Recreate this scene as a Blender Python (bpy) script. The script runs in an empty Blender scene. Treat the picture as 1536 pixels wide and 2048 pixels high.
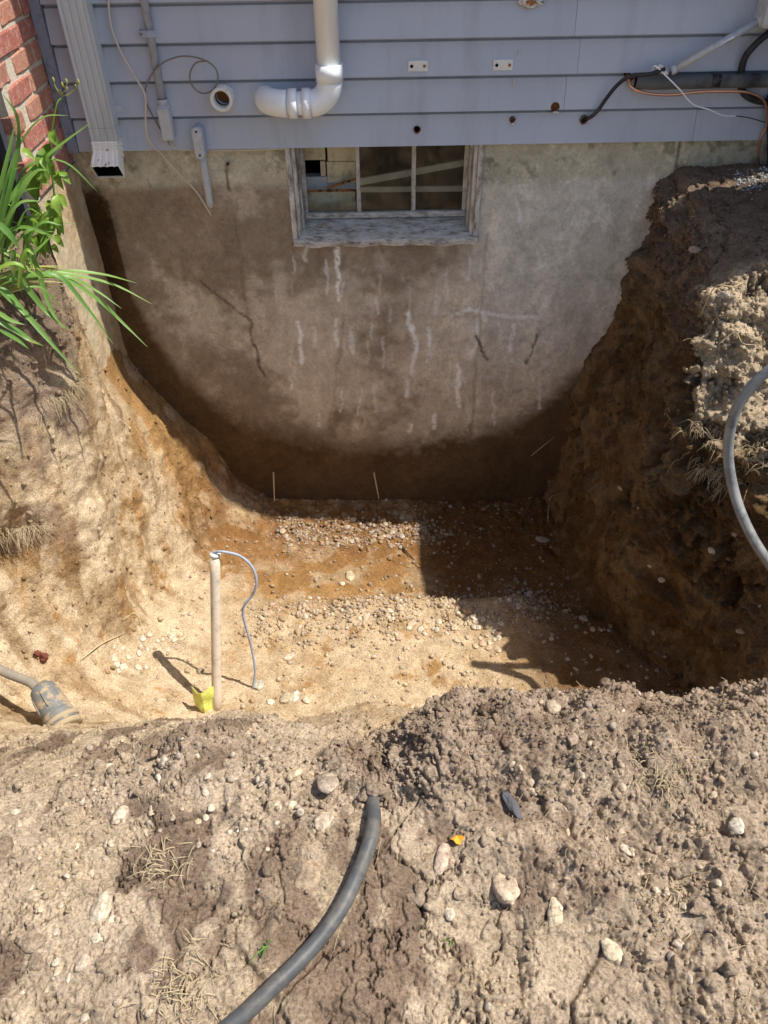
import bpy, bmesh, math, random
import numpy as np
from mathutils import Vector, Matrix, Euler
from mathutils.bvhtree import BVHTree
R = math.radians
rng = np.random.default_rng(7); random.seed(7)
sc = bpy.context.scene
COL = sc.collection

# ------------------------------------------------------------------ camera, sky, sun, exposure
CAM_H, CAM_D = 1.1, 3.3          # eye above grade, distance to the house wall
cam_d = bpy.data.cameras.new('camera'); cam = bpy.data.objects.new('camera', cam_d); COL.objects.link(cam)
cam_d.sensor_fit = 'VERTICAL'; cam_d.sensor_height = 36; cam_d.sensor_width = 27; cam_d.lens = 27.04
cam_d.clip_start = 0.02; cam_d.clip_end = 600
CM = Matrix.Translation((0, -CAM_D, CAM_H)) @ Matrix.Rotation(R(90-42), 4, 'X') @ Matrix.Rotation(R(-1.0), 4, 'Z')
cam.matrix_world = CM
sc.camera = cam
EL, TH = 60.0, 2.5               # sun height, and how far it stands behind the plane of the house wall
sunv = Vector((math.cos(R(EL))*math.cos(R(TH)), math.cos(R(EL))*math.sin(R(TH)), math.sin(R(EL))))
w = bpy.data.worlds.new('World'); sc.world = w; w.use_nodes = True
nt = w.node_tree; bg = nt.nodes['Background']
sky = nt.nodes.new('ShaderNodeTexSky'); sky.sky_type = 'NISHITA'; sky.sun_disc = False
sky.sun_elevation = R(EL); sky.sun_rotation = R(90-TH); sky.air_density = 1.0; sky.dust_density = 1.5
nt.links.new(sky.outputs[0], bg.inputs[0]); bg.inputs[1].default_value = 0.11
sl = bpy.data.lights.new('sun', 'SUN'); sl.energy = 4.7; sl.angle = R(0.53); sl.color = (1.0, 0.94, 0.84)
sun = bpy.data.objects.new('sun', sl); COL.objects.link(sun)
sun.rotation_euler = sunv.to_track_quat('Z', 'Y').to_euler(); sun.location = (6, 0, 12)
sc.view_settings.view_transform = 'Standard'; sc.view_settings.look = 'None'
sc.view_settings.exposure = 0.4; sc.view_settings.gamma = 1; sc.view_settings.use_curve_mapping = False

# ------------------------------------------------------------------ where a point of the place is
FPX = 1538.0
CR = CM.to_3x3(); CO = Vector((0, -CAM_D, CAM_H))
def ray(px, py):
    return (CR @ Vector(((px-768)/FPX, (1024-py)/FPX, -1.0))).normalized()
def W(px, py, off=0.0):           # point on a plane parallel to the house wall, 'off' in front of it
    d = ray(px, py); t = (-off - CO.y)/d.y
    return CO + d*t
def Xp(px, py, x):                # point on a plane x = const
    d = ray(px, py); t = (x - CO.x)/d.x
    return CO + d*t
def D3(X, d, h): return (X, d-CAM_D, CAM_H-h)

# ------------------------------------------------------------------ object helpers
def tag(o, label=None, cat=None, group=None, kind=None):
    if label: o['label'] = label
    if cat: o['category'] = cat
    if group: o['group'] = group
    if kind: o['kind'] = kind
    return o
def root(name, loc, label, cat, group=None):
    o = bpy.data.objects.new(name, None); o.empty_display_size = .05
    o.location = loc; COL.objects.link(o); return tag(o, label, cat, group)
def woff(p):
    v = Vector((0, 0, 0))
    while p is not None: v += p.location; p = p.parent
    return v
def mesh(name, V, F, smooth=False, cols=None):
    me = bpy.data.meshes.new(name)
    V = np.asarray(V, dtype=np.float32)
    if isinstance(F, np.ndarray):
        n, k = F.shape
        me.vertices.add(len(V)); me.vertices.foreach_set('co', V.ravel())
        me.loops.add(n*k); me.loops.foreach_set('vertex_index', F.ravel().astype(np.int32))
        me.polygons.add(n); me.polygons.foreach_set('loop_start', np.arange(0, n*k, k, dtype=np.int32))
        me.polygons.foreach_set('loop_total', np.full(n, k, dtype=np.int32))
        me.update(calc_edges=True)
    else:
        me.from_pydata([tuple(map(float, v)) for v in V], [], F)
    if smooth: me.polygons.foreach_set('use_smooth', np.ones(len(me.polygons), dtype=bool))
    if cols is not None:
        a = me.color_attributes.new('Col', 'FLOAT_COLOR', 'POINT')
        c = np.ones((len(V), 4), dtype=np.float32); c[:, :3] = cols
        a.data.foreach_set('color', c.ravel())
    me.update(); return me
def link(name, me, m, parent=None, loc=None):
    o = bpy.data.objects.new(name, me); COL.objects.link(o)
    if m is not None and len(me.materials) == 0: me.materials.append(m)
    if parent is not None: o.parent = parent
    if loc is not None: o.location = loc
    return o
def obj(name, VF, m, parent=None, smooth=False, cols=None):
    V, F = VF; V = np.asarray(V, dtype=float)
    if parent is not None: V = V - np.array(woff(parent))
    me = mesh(name, V, F, smooth, cols); o = link(name, me, m, parent)
    return o
def join(*vfs):
    VV, FF, n = [], [], 0
    for V, F in vfs:
        VV += [tuple(v) for v in V]; FF += [tuple(int(i)+n for i in f) for f in F]; n = len(VV)
    return VV, FF
def box(x0, x1, y0, y1, z0, z1):
    V = [(x, y, z) for x in (x0, x1) for y in (y0, y1) for z in (z0, z1)]
    return V, [(0, 1, 3, 2), (4, 6, 7, 5), (0, 4, 5, 1), (2, 3, 7, 6), (0, 2, 6, 4), (1, 5, 7, 3)]
def bevel(o, wd=.003, seg=2):
    b = o.modifiers.new('bevel', 'BEVEL'); b.width = wd; b.segments = seg; b.limit_method = 'ANGLE'; return o
def spline(P, n=6):
    P = [Vector(p) for p in P]
    if len(P) < 3: return P
    Q = [P[0]*2-P[1]] + P + [P[-1]*2-P[-2]]; out = []
    for i in range(1, len(Q)-2):
        for k in range(n):
            t = k/n; a, b, c, d = Q[i-1:i+3]
            out.append(.5*((2*b)+(c-a)*t+(2*a-5*b+4*c-d)*t*t+(3*b-a-3*c+d)*t**3))
    out.append(P[-1]); return out
def tube(P, r, seg=12, n=6, cap=True, closed_in=None):
    """round tube along smoothed points; r number or per-point list"""
    P = spline(P, n) if n else [Vector(p) for p in P]
    m = len(P); rr = np.interp(np.linspace(0, 1, m), np.linspace(0, 1, len(r)), r) if hasattr(r, '__len__') else [r]*m
    V, F = [], []; up = None
    for i, p in enumerate(P):
        t = (P[min(i+1, m-1)]-P[max(i-1, 0)]).normalized()
        if up is None:
            up = t.orthogonal().normalized()
        up = (up - t*up.dot(t)).normalized(); s = t.cross(up)
        for k in range(seg):
            a = 2*math.pi*k/seg; V.append(p + (up*math.cos(a)+s*math.sin(a))*rr[i])
    for i in range(m-1):
        for k in range(seg):
            k2 = (k+1) % seg; F.append((i*seg+k, i*seg+k2, (i+1)*seg+k2, (i+1)*seg+k))
    if cap: F.append(tuple(range(seg))[::-1]); F.append(tuple((m-1)*seg+k for k in range(seg)))
    return V, F
def lathe(prof, axis_o, axis_d, seg=24, wob=0):
    """profile (r, t) turned around an axis"""
    o = Vector(axis_o); t = Vector(axis_d).normalized(); u = t.orthogonal().normalized(); s = t.cross(u)
    V, F = [], []; n = len(prof)
    for (r, q) in prof:
        for k in range(seg):
            a = 2*math.pi*k/seg; rr = r*(1+wob*math.sin(3*a+q*40)); V.append(o+t*q+(u*math.cos(a)+s*math.sin(a))*rr)
    for i in range(n-1):
        for k in range(seg):
            k2 = (k+1) % seg; F.append((i*seg+k, i*seg+k2, (i+1)*seg+k2, (i+1)*seg+k))
    return V, F
def ribbon(P, wds, nrm, fold=.25, n=5):
    """leaf blade along points, with a folded midrib"""
    P = spline(P, n); m = len(P); V, F = [], []
    wi = np.interp(np.linspace(0, 1, m), np.linspace(0, 1, len(wds)), wds)
    for i, p in enumerate(P):
        t = (P[min(i+1, m-1)]-P[max(i-1, 0)]).normalized(); s = t.cross(Vector(nrm)).normalized(); u = s.cross(t)
        V += [p - s*wi[i]+u*wi[i]*fold, p - u*wi[i]*fold*.2, p + s*wi[i]+u*wi[i]*fold]
    for i in range(m-1):
        a = i*3; b = a+3; F += [(a, a+1, b+1, b), (a+1, a+2, b+2, b+1)]
    return V, F

# ------------------------------------------------------------------ noise in numpy
def _h(ix, iy, iz, s):
    h = (ix*374761393 + iy*668265263 + iz*2147483647 + s*1274126177) & 0xffffffff
    h = ((h ^ (h >> 13))*1274126177) & 0xffffffff
    h = ((h ^ (h >> 16))*2246822519) & 0xffffffff
    return ((h ^ (h >> 15)) & 0xffffff).astype(np.float32)/16777216.0
def vnoise(P, s=0):
    Pf = np.floor(P); I = Pf.astype(np.int64); f = (P-Pf).astype(np.float32); f = f*f*f*(f*(f*6-15)+10)
    out = 0
    for dx in (0, 1):
        wx = f[:, 0] if dx else 1-f[:, 0]
        for dy in (0, 1):
            wy = f[:, 1] if dy else 1-f[:, 1]
            for dz in (0, 1):
                wz = f[:, 2] if dz else 1-f[:, 2]
                out = out + wx*wy*wz*_h(I[:, 0]+dx, I[:, 1]+dy, I[:, 2]+dz, s)
    return out*2-1
def fbm(P, oct=4, s=0, gain=.5):
    a, o, n = 1., 0, 0
    for i in range(oct):
        o = o + a*vnoise(P*(2.03**i)+i*17.3, s+i); n += a; a *= gain
    return o/n
def worley(P, s=0):
    I = np.floor(P).astype(np.int64); f = (P-I).astype(np.float32)
    d1 = np.full(len(P), 9., np.float32); d2 = d1.copy(); cid = np.zeros(len(P), np.float32)
    for dx in (-1, 0, 1):
        for dy in (-1, 0, 1):
            for dz in (-1, 0, 1):
                a, b, c = I[:, 0]+dx, I[:, 1]+dy, I[:, 2]+dz
                r0 = _h(a, b, c, s)
                d = (dx+r0-f[:, 0])**2+(dy+_h(a, b, c, s+1)-f[:, 1])**2+(dz+_h(a, b, c, s+2)-f[:, 2])**2
                nb = d < d1; d2 = np.where(nb, d1, np.minimum(d2, d)); cid = np.where(nb, r0, cid); d1 = np.where(nb, d, d1)
    return np.sqrt(d1), np.sqrt(d2), cid
def sst(a, b, x): t = np.clip((x-a)/(b-a), 0, 1); return t*t*(3-2*t)
def mix(a, b, t): return a*(1-t[:, None])+b*t[:, None]

# ------------------------------------------------------------------ materials
def newmat(name, rough=.8, spec=.3, metal=0):
    m = bpy.data.materials.new(name); m.use_nodes = True; b = m.node_tree.nodes['Principled BSDF']
    b.inputs['Roughness'].default_value = rough; b.inputs['Specular IOR Level'].default_value = spec; b.inputs['Metallic'].default_value = metal
    return m, m.node_tree, b
def N(nt, t, **k):
    n = nt.nodes.new(t)
    for a, v in k.items():
        if a in n.inputs: n.inputs[a].default_value = v
        else: setattr(n, a, v)
    return n
def noise_n(nt, coord, scale, detail=6, rough=.6, vec_scale=None):
    n = N(nt, 'ShaderNodeTexNoise'); n.inputs['Scale'].default_value = scale; n.inputs['Detail'].default_value = detail; n.inputs['Roughness'].default_value = rough
    if vec_scale:
        mp = N(nt, 'ShaderNodeMapping'); mp.inputs['Scale'].default_value = vec_scale; nt.links.new(coord, mp.inputs[0]); coord = mp.outputs[0]
    nt.links.new(coord, n.inputs['Vector']); return n
def ramp(nt, src, stops):
    r = N(nt, 'ShaderNodeValToRGB'); e = r.color_ramp.elements
    while len(e) < len(stops): e.new(.5)
    for i, (p, c) in enumerate(stops):
        e[i].position = p; e[i].color = (*c, 1) if len(c) == 3 else c
    nt.links.new(src, r.inputs[0]); return r
def mixc(nt, a, b, f=None, mode='MIX', fac=1.):
    n = N(nt, 'ShaderNodeMix', data_type='RGBA', blend_type=mode); n.inputs[0].default_value = fac
    if f is not None: nt.links.new(f, n.inputs[0])
    for s, i in ((a, 6), (b, 7)):
        if hasattr(s, 'links'): nt.links.new(s, n.inputs[i])
        else: n.inputs[i].default_value = (*s, 1)
    return n.outputs[2]
def bumpn(nt, bsdf, srcs):
    prev = None
    for (h, st, dist) in srcs:
        b = N(nt, 'ShaderNodeBump'); b.inputs['Strength'].default_value = st; b.inputs['Distance'].default_value = dist
        nt.links.new(h, b.inputs['Height'])
        if prev: nt.links.new(prev, b.inputs['Normal'])
        prev = b.outputs[0]
    nt.links.new(prev, bsdf.inputs['Normal'])
G = (1, 1, 1)
def soil_mat(name, lo=.72, hi=1.22, grain=160., b1=.9, b2=.8, gl=.52, gh=1.35):
    m, nt, b = newmat(name, .95, .12)
    co = N(nt, 'ShaderNodeTexCoord').outputs['Object']; at = N(nt, 'ShaderNodeAttribute', attribute_name='Col')
    n1 = noise_n(nt, co, 14, 6, .7); n2 = noise_n(nt, co, grain, 4, .75)
    r1 = ramp(nt, n1.outputs[0], [(.3, (lo, lo*.98, lo*.95)), (.7, (hi, hi, hi))])
    r2 = ramp(nt, n2.outputs[0], [(.33, (gl, gl*.94, gl*.88)), (.5, (1, 1, 1)), (.68, (gh, gh, gh*.97))])
    c = mixc(nt, at.outputs['Color'], r1.outputs[0], mode='MULTIPLY'); c = mixc(nt, c, r2.outputs[0], mode='MULTIPLY')
    v = N(nt, 'ShaderNodeTexVoronoi'); v.inputs['Scale'].default_value = 210; nt.links.new(co, v.inputs['Vector'])
    sp = ramp(nt, v.outputs['Distance'], [(.10, (1, 1, 1)), (.2, (0, 0, 0))])
    vm = N(nt, 'ShaderNodeTexWhiteNoise'); nt.links.new(v.outputs['Position'], vm.inputs['Vector'])
    pick = N(nt, 'ShaderNodeMath', operation='GREATER_THAN'); pick.inputs[1].default_value = .86; nt.links.new(vm.outputs['Value'], pick.inputs[0])
    mm = N(nt, 'ShaderNodeMath', operation='MULTIPLY'); nt.links.new(sp.outputs[0], mm.inputs[0]); nt.links.new(pick.outputs[0], mm.inputs[1])
    m2 = N(nt, 'ShaderNodeMath', operation='MULTIPLY'); m2.inputs[1].default_value = .6; nt.links.new(mm.outputs[0], m2.inputs[0])
    c = mixc(nt, c, (.56, .50, .40), f=m2.outputs[0])
    nt.links.new(c, b.inputs['Base Color'])
    n3 = noise_n(nt, co, 55, 8, .72)
    n5 = noise_n(nt, co, 420, 3, .6); bumpn(nt, b, [(n3.outputs[0], b1, .012), (n2.outputs[0], b2, .006), (n5.outputs[0], .6, .0016)])
    return m
def plain(name, col, rough=.6, spec=.4, metal=0, var=.12, vscale=30, dirt=None, dscale=9, dlo=.5, dhi=.7, bump=.0, bscale=80, vs=None, coord='Object', bdist=.002):
    m, nt, b = newmat(name, rough, spec, metal)
    co = N(nt, 'ShaderNodeTexCoord').outputs[coord]
    n1 = noise_n(nt, co, vscale, 5, .65, vs)
    c = mixc(nt, tuple(max(0, x*(1-var)) for x in col), tuple(x*(1+var) for x in col), f=n1.outputs[0])
    if dirt:
        n2 = noise_n(nt, co, dscale, 7, .7, vs); r = ramp(nt, n2.outputs[0], [(dlo, (0, 0, 0)), (dhi, (1, 1, 1))])
        c = mixc(nt, c, dirt, f=r.outputs[0])
    nt.links.new(c, b.inputs['Base Color'])
    if bump:
        n3 = noise_n(nt, co, bscale, 6, .7, vs); bumpn(nt, b, [(n3.outputs[0], bump, bdist)])
    return m
M = {}
M['soil'] = soil_mat('soil')
M['stone'] = soil_mat('pebble_stone', .85, 1.15, 90, .25, .3)
M['clod'] = soil_mat('dirt_clod', .8, 1.15, 160, .9, .8)
M['found'] = soil_mat('foundation_concrete', .82, 1.15, 150, .5, .4, .86, 1.10)
def siding_mat():
    m, nt, b = newmat('siding_paint', .48, .35); tc = N(nt, 'ShaderNodeTexCoord'); co = tc.outputs['Object']
    geo = N(nt, 'ShaderNodeNewGeometry'); wp = geo.outputs['Position']
    n1 = noise_n(nt, wp, 2.2, 4, .5); base = mixc(nt, (.415, .455, .535), (.52, .56, .64), f=n1.outputs[0])
    n2 = noise_n(nt, wp, 9, 8, .7, (1., 1., .12)); r = ramp(nt, n2.outputs[0], [(.50, (0, 0, 0)), (.78, (.45, .45, .45))])
    base = mixc(nt, base, (.26, .26, .27), f=r.outputs[0])
    n4 = noise_n(nt, wp, 38, 4, .6); r4 = ramp(nt, n4.outputs[0], [(.73, (0, 0, 0)), (.76, (.6, .6, .6))])
    base = mixc(nt, base, (.2, .19, .18), f=r4.outputs[0])
    at = N(nt, 'ShaderNodeObjectInfo'); rr = ramp(nt, at.outputs['Random'], [(0, (.93, .93, .95)), (1, (1.05, 1.05, 1.04))])
    base = mixc(nt, base, rr.outputs[0], mode='MULTIPLY'); nt.links.new(base, b.inputs['Base Color'])
    n3 = noise_n(nt, wp, 60, 6, .6, (.12, 1, 1)); bumpn(nt, b, [(n3.outputs[0], .25, .0015)]); return m
M['siding'] = siding_mat()
M['cornerboard'] = plain('corner_board_paint', (.24, .27, .35), .55, var=.2, vscale=20, dirt=(.12, .13, .15), dscale=25, bump=.4, bscale=40)
def brick_mat():
    m, nt, b = newmat('brick_clay', .88, .2); tc = N(nt, 'ShaderNodeTexCoord'); co = tc.outputs['Object']; oi = N(nt, 'ShaderNodeObjectInfo')
    ad = N(nt, 'ShaderNodeVectorMath', operation='ADD'); nt.links.new(co, ad.inputs[0]); nt.links.new(oi.outputs['Location'], ad.inputs[1])
    base = ramp(nt, oi.outputs['Random'], [(0, (.34, .12, .095)), (.35, (.42, .16, .12)), (.7, (.46, .22, .145)), (1, (.32, .14, .115))]).outputs[0]
    n1 = noise_n(nt, ad.outputs[0], 30, 8, .75); r = ramp(nt, n1.outputs[0], [(.47, (0, 0, 0)), (.68, (.85, .85, .85))])
    base = mixc(nt, base, (.50, .33, .27), f=r.outputs[0])
    n2 = noise_n(nt, ad.outputs[0], 120, 5, .7); r2 = ramp(nt, n2.outputs[0], [(.3, (.7, .7, .7)), (.7, (1.2, 1.2, 1.2))])
    base = mixc(nt, base, r2.outputs[0], mode='MULTIPLY'); nt.links.new(base, b.inputs['Base Color'])
    bumpn(nt, b, [(n1.outputs[0], .6, .005), (n2.outputs[0], .5, .002)]); return m
M['brick'] = brick_mat()
M['mortar'] = plain('lime_mortar', (.60, .54, .44), .95, .1, var=.25, vscale=60, dirt=(.34, .27, .22), dscale=30, dlo=.5, dhi=.8, bump=.9, bscale=110, bdist=.006)
M['pvc'] = plain('white_pvc', (.87, .92, .96), .25, .55, var=.03, dirt=(.62, .56, .42), dscale=9, dlo=.6, dhi=.9)
M['pvc_old'] = plain('weathered_pvc', (.72, .73, .70), .5, .4, var=.08, dirt=(.35, .33, .28), dscale=20, dlo=.55, dhi=.8)
M['downspout'] = plain('downspout_enamel', (.50, .56, .60), .45, .4, var=.08, vscale=4, dirt=(.30, .30, .27), dscale=10, dlo=.5, dhi=.9, vs=(1, 1, .25))
M['elbowmetal'] = plain('peeling_white_enamel', (.86, .86, .82), .5, .4, var=.06, dirt=(.12, .11, .10), dscale=50, dlo=.60, dhi=.64, bump=.3, bscale=90)
M['greyconduit'] = plain('painted_grey_conduit', (.36, .42, .54), .5, .4, var=.1, dirt=(.24, .25, .27), dscale=18)
M['lightgrey'] = plain('light_grey_pvc', (.50, .53, .56), .5, .4, var=.08, dirt=(.33, .35, .37), dscale=26)
M['cable'] = plain('off_white_cable', (.60, .54, .45), .5, .4, var=.1, vscale=40)
M['greycable'] = plain('grey_brown_cable', (.20, .18, .165), .55, .4, var=.2)
M['black'] = plain('black_rubber', (.022, .023, .026), .5, .4, var=.3, dirt=(.09, .085, .075), dscale=14, dlo=.5, dhi=.8, bump=.3)
M['foam'] = plain('grey_foam_insulation', (.12, .125, .13), .75, .3, var=.3, vscale=12, dirt=(.03, .03, .032), dscale=8, bump=.35, bscale=60)
M['hose'] = plain('scuffed_black_poly', (.075, .08, .085), .5, .35, var=.45, vscale=14, dirt=(.22, .19, .155), dscale=16, dlo=.46, dhi=.8, bump=.3, bscale=90)
M['copper'] = plain('copper', (.80, .42, .26), .34, .5, 1, var=.15)
M['steel'] = plain('galvanised_steel', (.55, .56, .56), .4, .5, .8, var=.15)
M['hole'] = plain('dark_cavity', (.006, .005, .004), .95, .05)
M['rawwood'] = plain('raw_split_wood', (.33, .15, .07), .9, .2, var=.3, bump=.6)
M['chalk'] = plain('primer_splinter', (.6, .6, .58), .8, .2, var=.15)
M['yellow'] = plain('yellow_plastic_film', (.62, .66, .16), .5, .3, var=.1, dirt=(.45, .38, .12), dscale=30)
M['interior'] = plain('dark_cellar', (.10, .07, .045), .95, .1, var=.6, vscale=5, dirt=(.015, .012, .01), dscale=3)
M['block'] = plain('cream_cellar_block', (.72, .64, .44), .9, .2, var=.2, vscale=12, dirt=(.28, .25, .17), dscale=20, bump=.3)
M['rust'] = plain('rusty_flaking_metal', (.45, .18, .05), .9, .2, var=.3, dirt=(.04, .035, .03), dscale=60, dlo=.5, dhi=.56, bump=.6)
M['batten'] = plain('pale_batten', (.85, .80, .74), .8, .2, var=.1)
M['slate'] = plain('dark_slate_frame', (.05, .055, .07), .6, .3, var=.2)
M['pumpmetal'] = plain('muddy_blue_grey_plastic', (.17, .175, .17), .6, .4, var=.25, vscale=20, dirt=(.42, .32, .20), dscale=22, dlo=.48, dhi=.58, bump=.5, bscale=60)
M['mud'] = plain('dried_mud_crust', (.40, .32, .21), .95, .1, var=.2, bump=.7, bscale=90, bdist=.004)
M['root'] = plain('pale_root', (.55, .43, .26), .9, .2, var=.3)
M['darkroot'] = plain('dark_root', (.09, .055, .035), .9, .2, var=.3)
M['straw'] = plain('dry_straw', (.50, .41, .26), .85, .2, var=.35, vscale=80)
M['charwood'] = plain('charred_wood', (.10, .10, .11), .8, .3, var=.4, vscale=60, vs=(1, 1, 8), bump=.6)
M['leaf_orange'] = plain('orange_leaf', (.75, .33, .03), .7, .3, var=.2)
def leaf_mat(name, a, bcol):
    m, nt, b = newmat(name, .42, .4); co = N(nt, 'ShaderNodeTexCoord').outputs['Object']
    oi = N(nt, 'ShaderNodeObjectInfo'); n = noise_n(nt, co, 18, 4, .6)
    md = N(nt, 'ShaderNodeMath', operation='MULTIPLY_ADD'); md.inputs[1].default_value = .5; nt.links.new(n.outputs[0], md.inputs[0])
    ml = N(nt, 'ShaderNodeMath', operation='MULTIPLY'); ml.inputs[1].default_value = .6; nt.links.new(oi.outputs['Random'], ml.inputs[0]); nt.links.new(ml.outputs[0], md.inputs[2])
    c = mixc(nt, a, bcol, f=md.outputs[0]); n9 = noise_n(nt, co, 9, 6, .7); r9 = ramp(nt, n9.outputs[0], [(.60, (0, 0, 0)), (.72, (.8, .8, .8))]); c = mixc(nt, c, (.40, .33, .12), f=r9.outputs[0]); nt.links.new(c, b.inputs['Base Color'])
    tr = N(nt, 'ShaderNodeBsdfTranslucent'); nt.links.new(c, tr.inputs[0]); ms = N(nt, 'ShaderNodeMixShader'); ms.inputs[0].default_value = .35
    nt.links.new(b.outputs[0], ms.inputs[1]); nt.links.new(tr.outputs[0], ms.inputs[2]); nt.links.new(ms.outputs[0], nt.nodes['Material Output'].inputs[0]); return m
M['leaf'] = leaf_mat('strap_leaf', (.10, .26, .05), (.26, .42, .10))
M['leaf_yellow'] = leaf_mat('pale_leaf', (.42, .46, .12), (.55, .50, .22))
M['leaf_weed'] = leaf_mat('weed_leaf', (.12, .26, .03), (.30, .44, .07))
def glass_mat():
    m, nt, b = newmat('dirty_glass', .1, .5); nt.nodes.remove(b)
    co = N(nt, 'ShaderNodeTexCoord').outputs['Object']; n = noise_n(nt, co, 30, 8, .75); r = ramp(nt, n.outputs[0], [(.60, (0, 0, 0)), (.68, (1, 1, 1))])
    n2 = noise_n(nt, co, 7, 4, .6); r2 = ramp(nt, n2.outputs[0], [(.3, (.02, .02, .02)), (.8, (.14, .14, .14))])
    tr = N(nt, 'ShaderNodeBsdfTransparent'); tr.inputs[0].default_value = (.85, .86, .82, 1)
    gl = N(nt, 'ShaderNodeBsdfGlossy'); gl.inputs['Roughness'].default_value = .06; df = N(nt, 'ShaderNodeBsdfDiffuse'); df.inputs[0].default_value = (.30, .25, .18, 1)
    fr = N(nt, 'ShaderNodeFresnel'); a = N(nt, 'ShaderNodeMixShader'); nt.links.new(fr.outputs[0], a.inputs[0]); nt.links.new(tr.outputs[0], a.inputs[1]); nt.links.new(gl.outputs[0], a.inputs[2])
    mx = N(nt, 'ShaderNodeMath', operation='MAXIMUM'); sc_ = N(nt, 'ShaderNodeMath', operation='MULTIPLY'); sc_.inputs[1].default_value = .35
    nt.links.new(r.outputs[0], sc_.inputs[0]); nt.links.new(sc_.outputs[0], mx.inputs[0]); nt.links.new(r2.outputs[0], mx.inputs[1])
    m2 = N(nt, 'ShaderNodeMixShader'); nt.links.new(mx.outputs[0], m2.inputs[0]); nt.links.new(a.outputs[0], m2.inputs[1]); nt.links.new(df.outputs[0], m2.inputs[2])
    nt.links.new(m2.outputs[0], nt.nodes['Material Output'].inputs[0]); return m
M['glass'] = glass_mat()
def peel_mat(name, vs):
    m, nt, b = newmat(name, .8, .2); co = N(nt, 'ShaderNodeTexCoord').outputs['Object']
    n = noise_n(nt, co, 34, 12, .78, vs); c = ramp(nt, n.outputs[0], [(.34, (.13, .11, .09)), (.43, (.30, .265, .23)), (.50, (.50, .47, .43)), (.62, (.66, .64, .61)), (.8, (.74, .73, .70))])
    nt.links.new(c.outputs[0], b.inputs['Base Color']); bumpn(nt, b, [(n.outputs[0], .8, .004)]); return m
M['peel_v'] = peel_mat('peeling_paint_upright', (1.3, 1.3, .4)); M['peel_h'] = peel_mat('peeling_paint_level', (.45, 1.3, 1.3))

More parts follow.
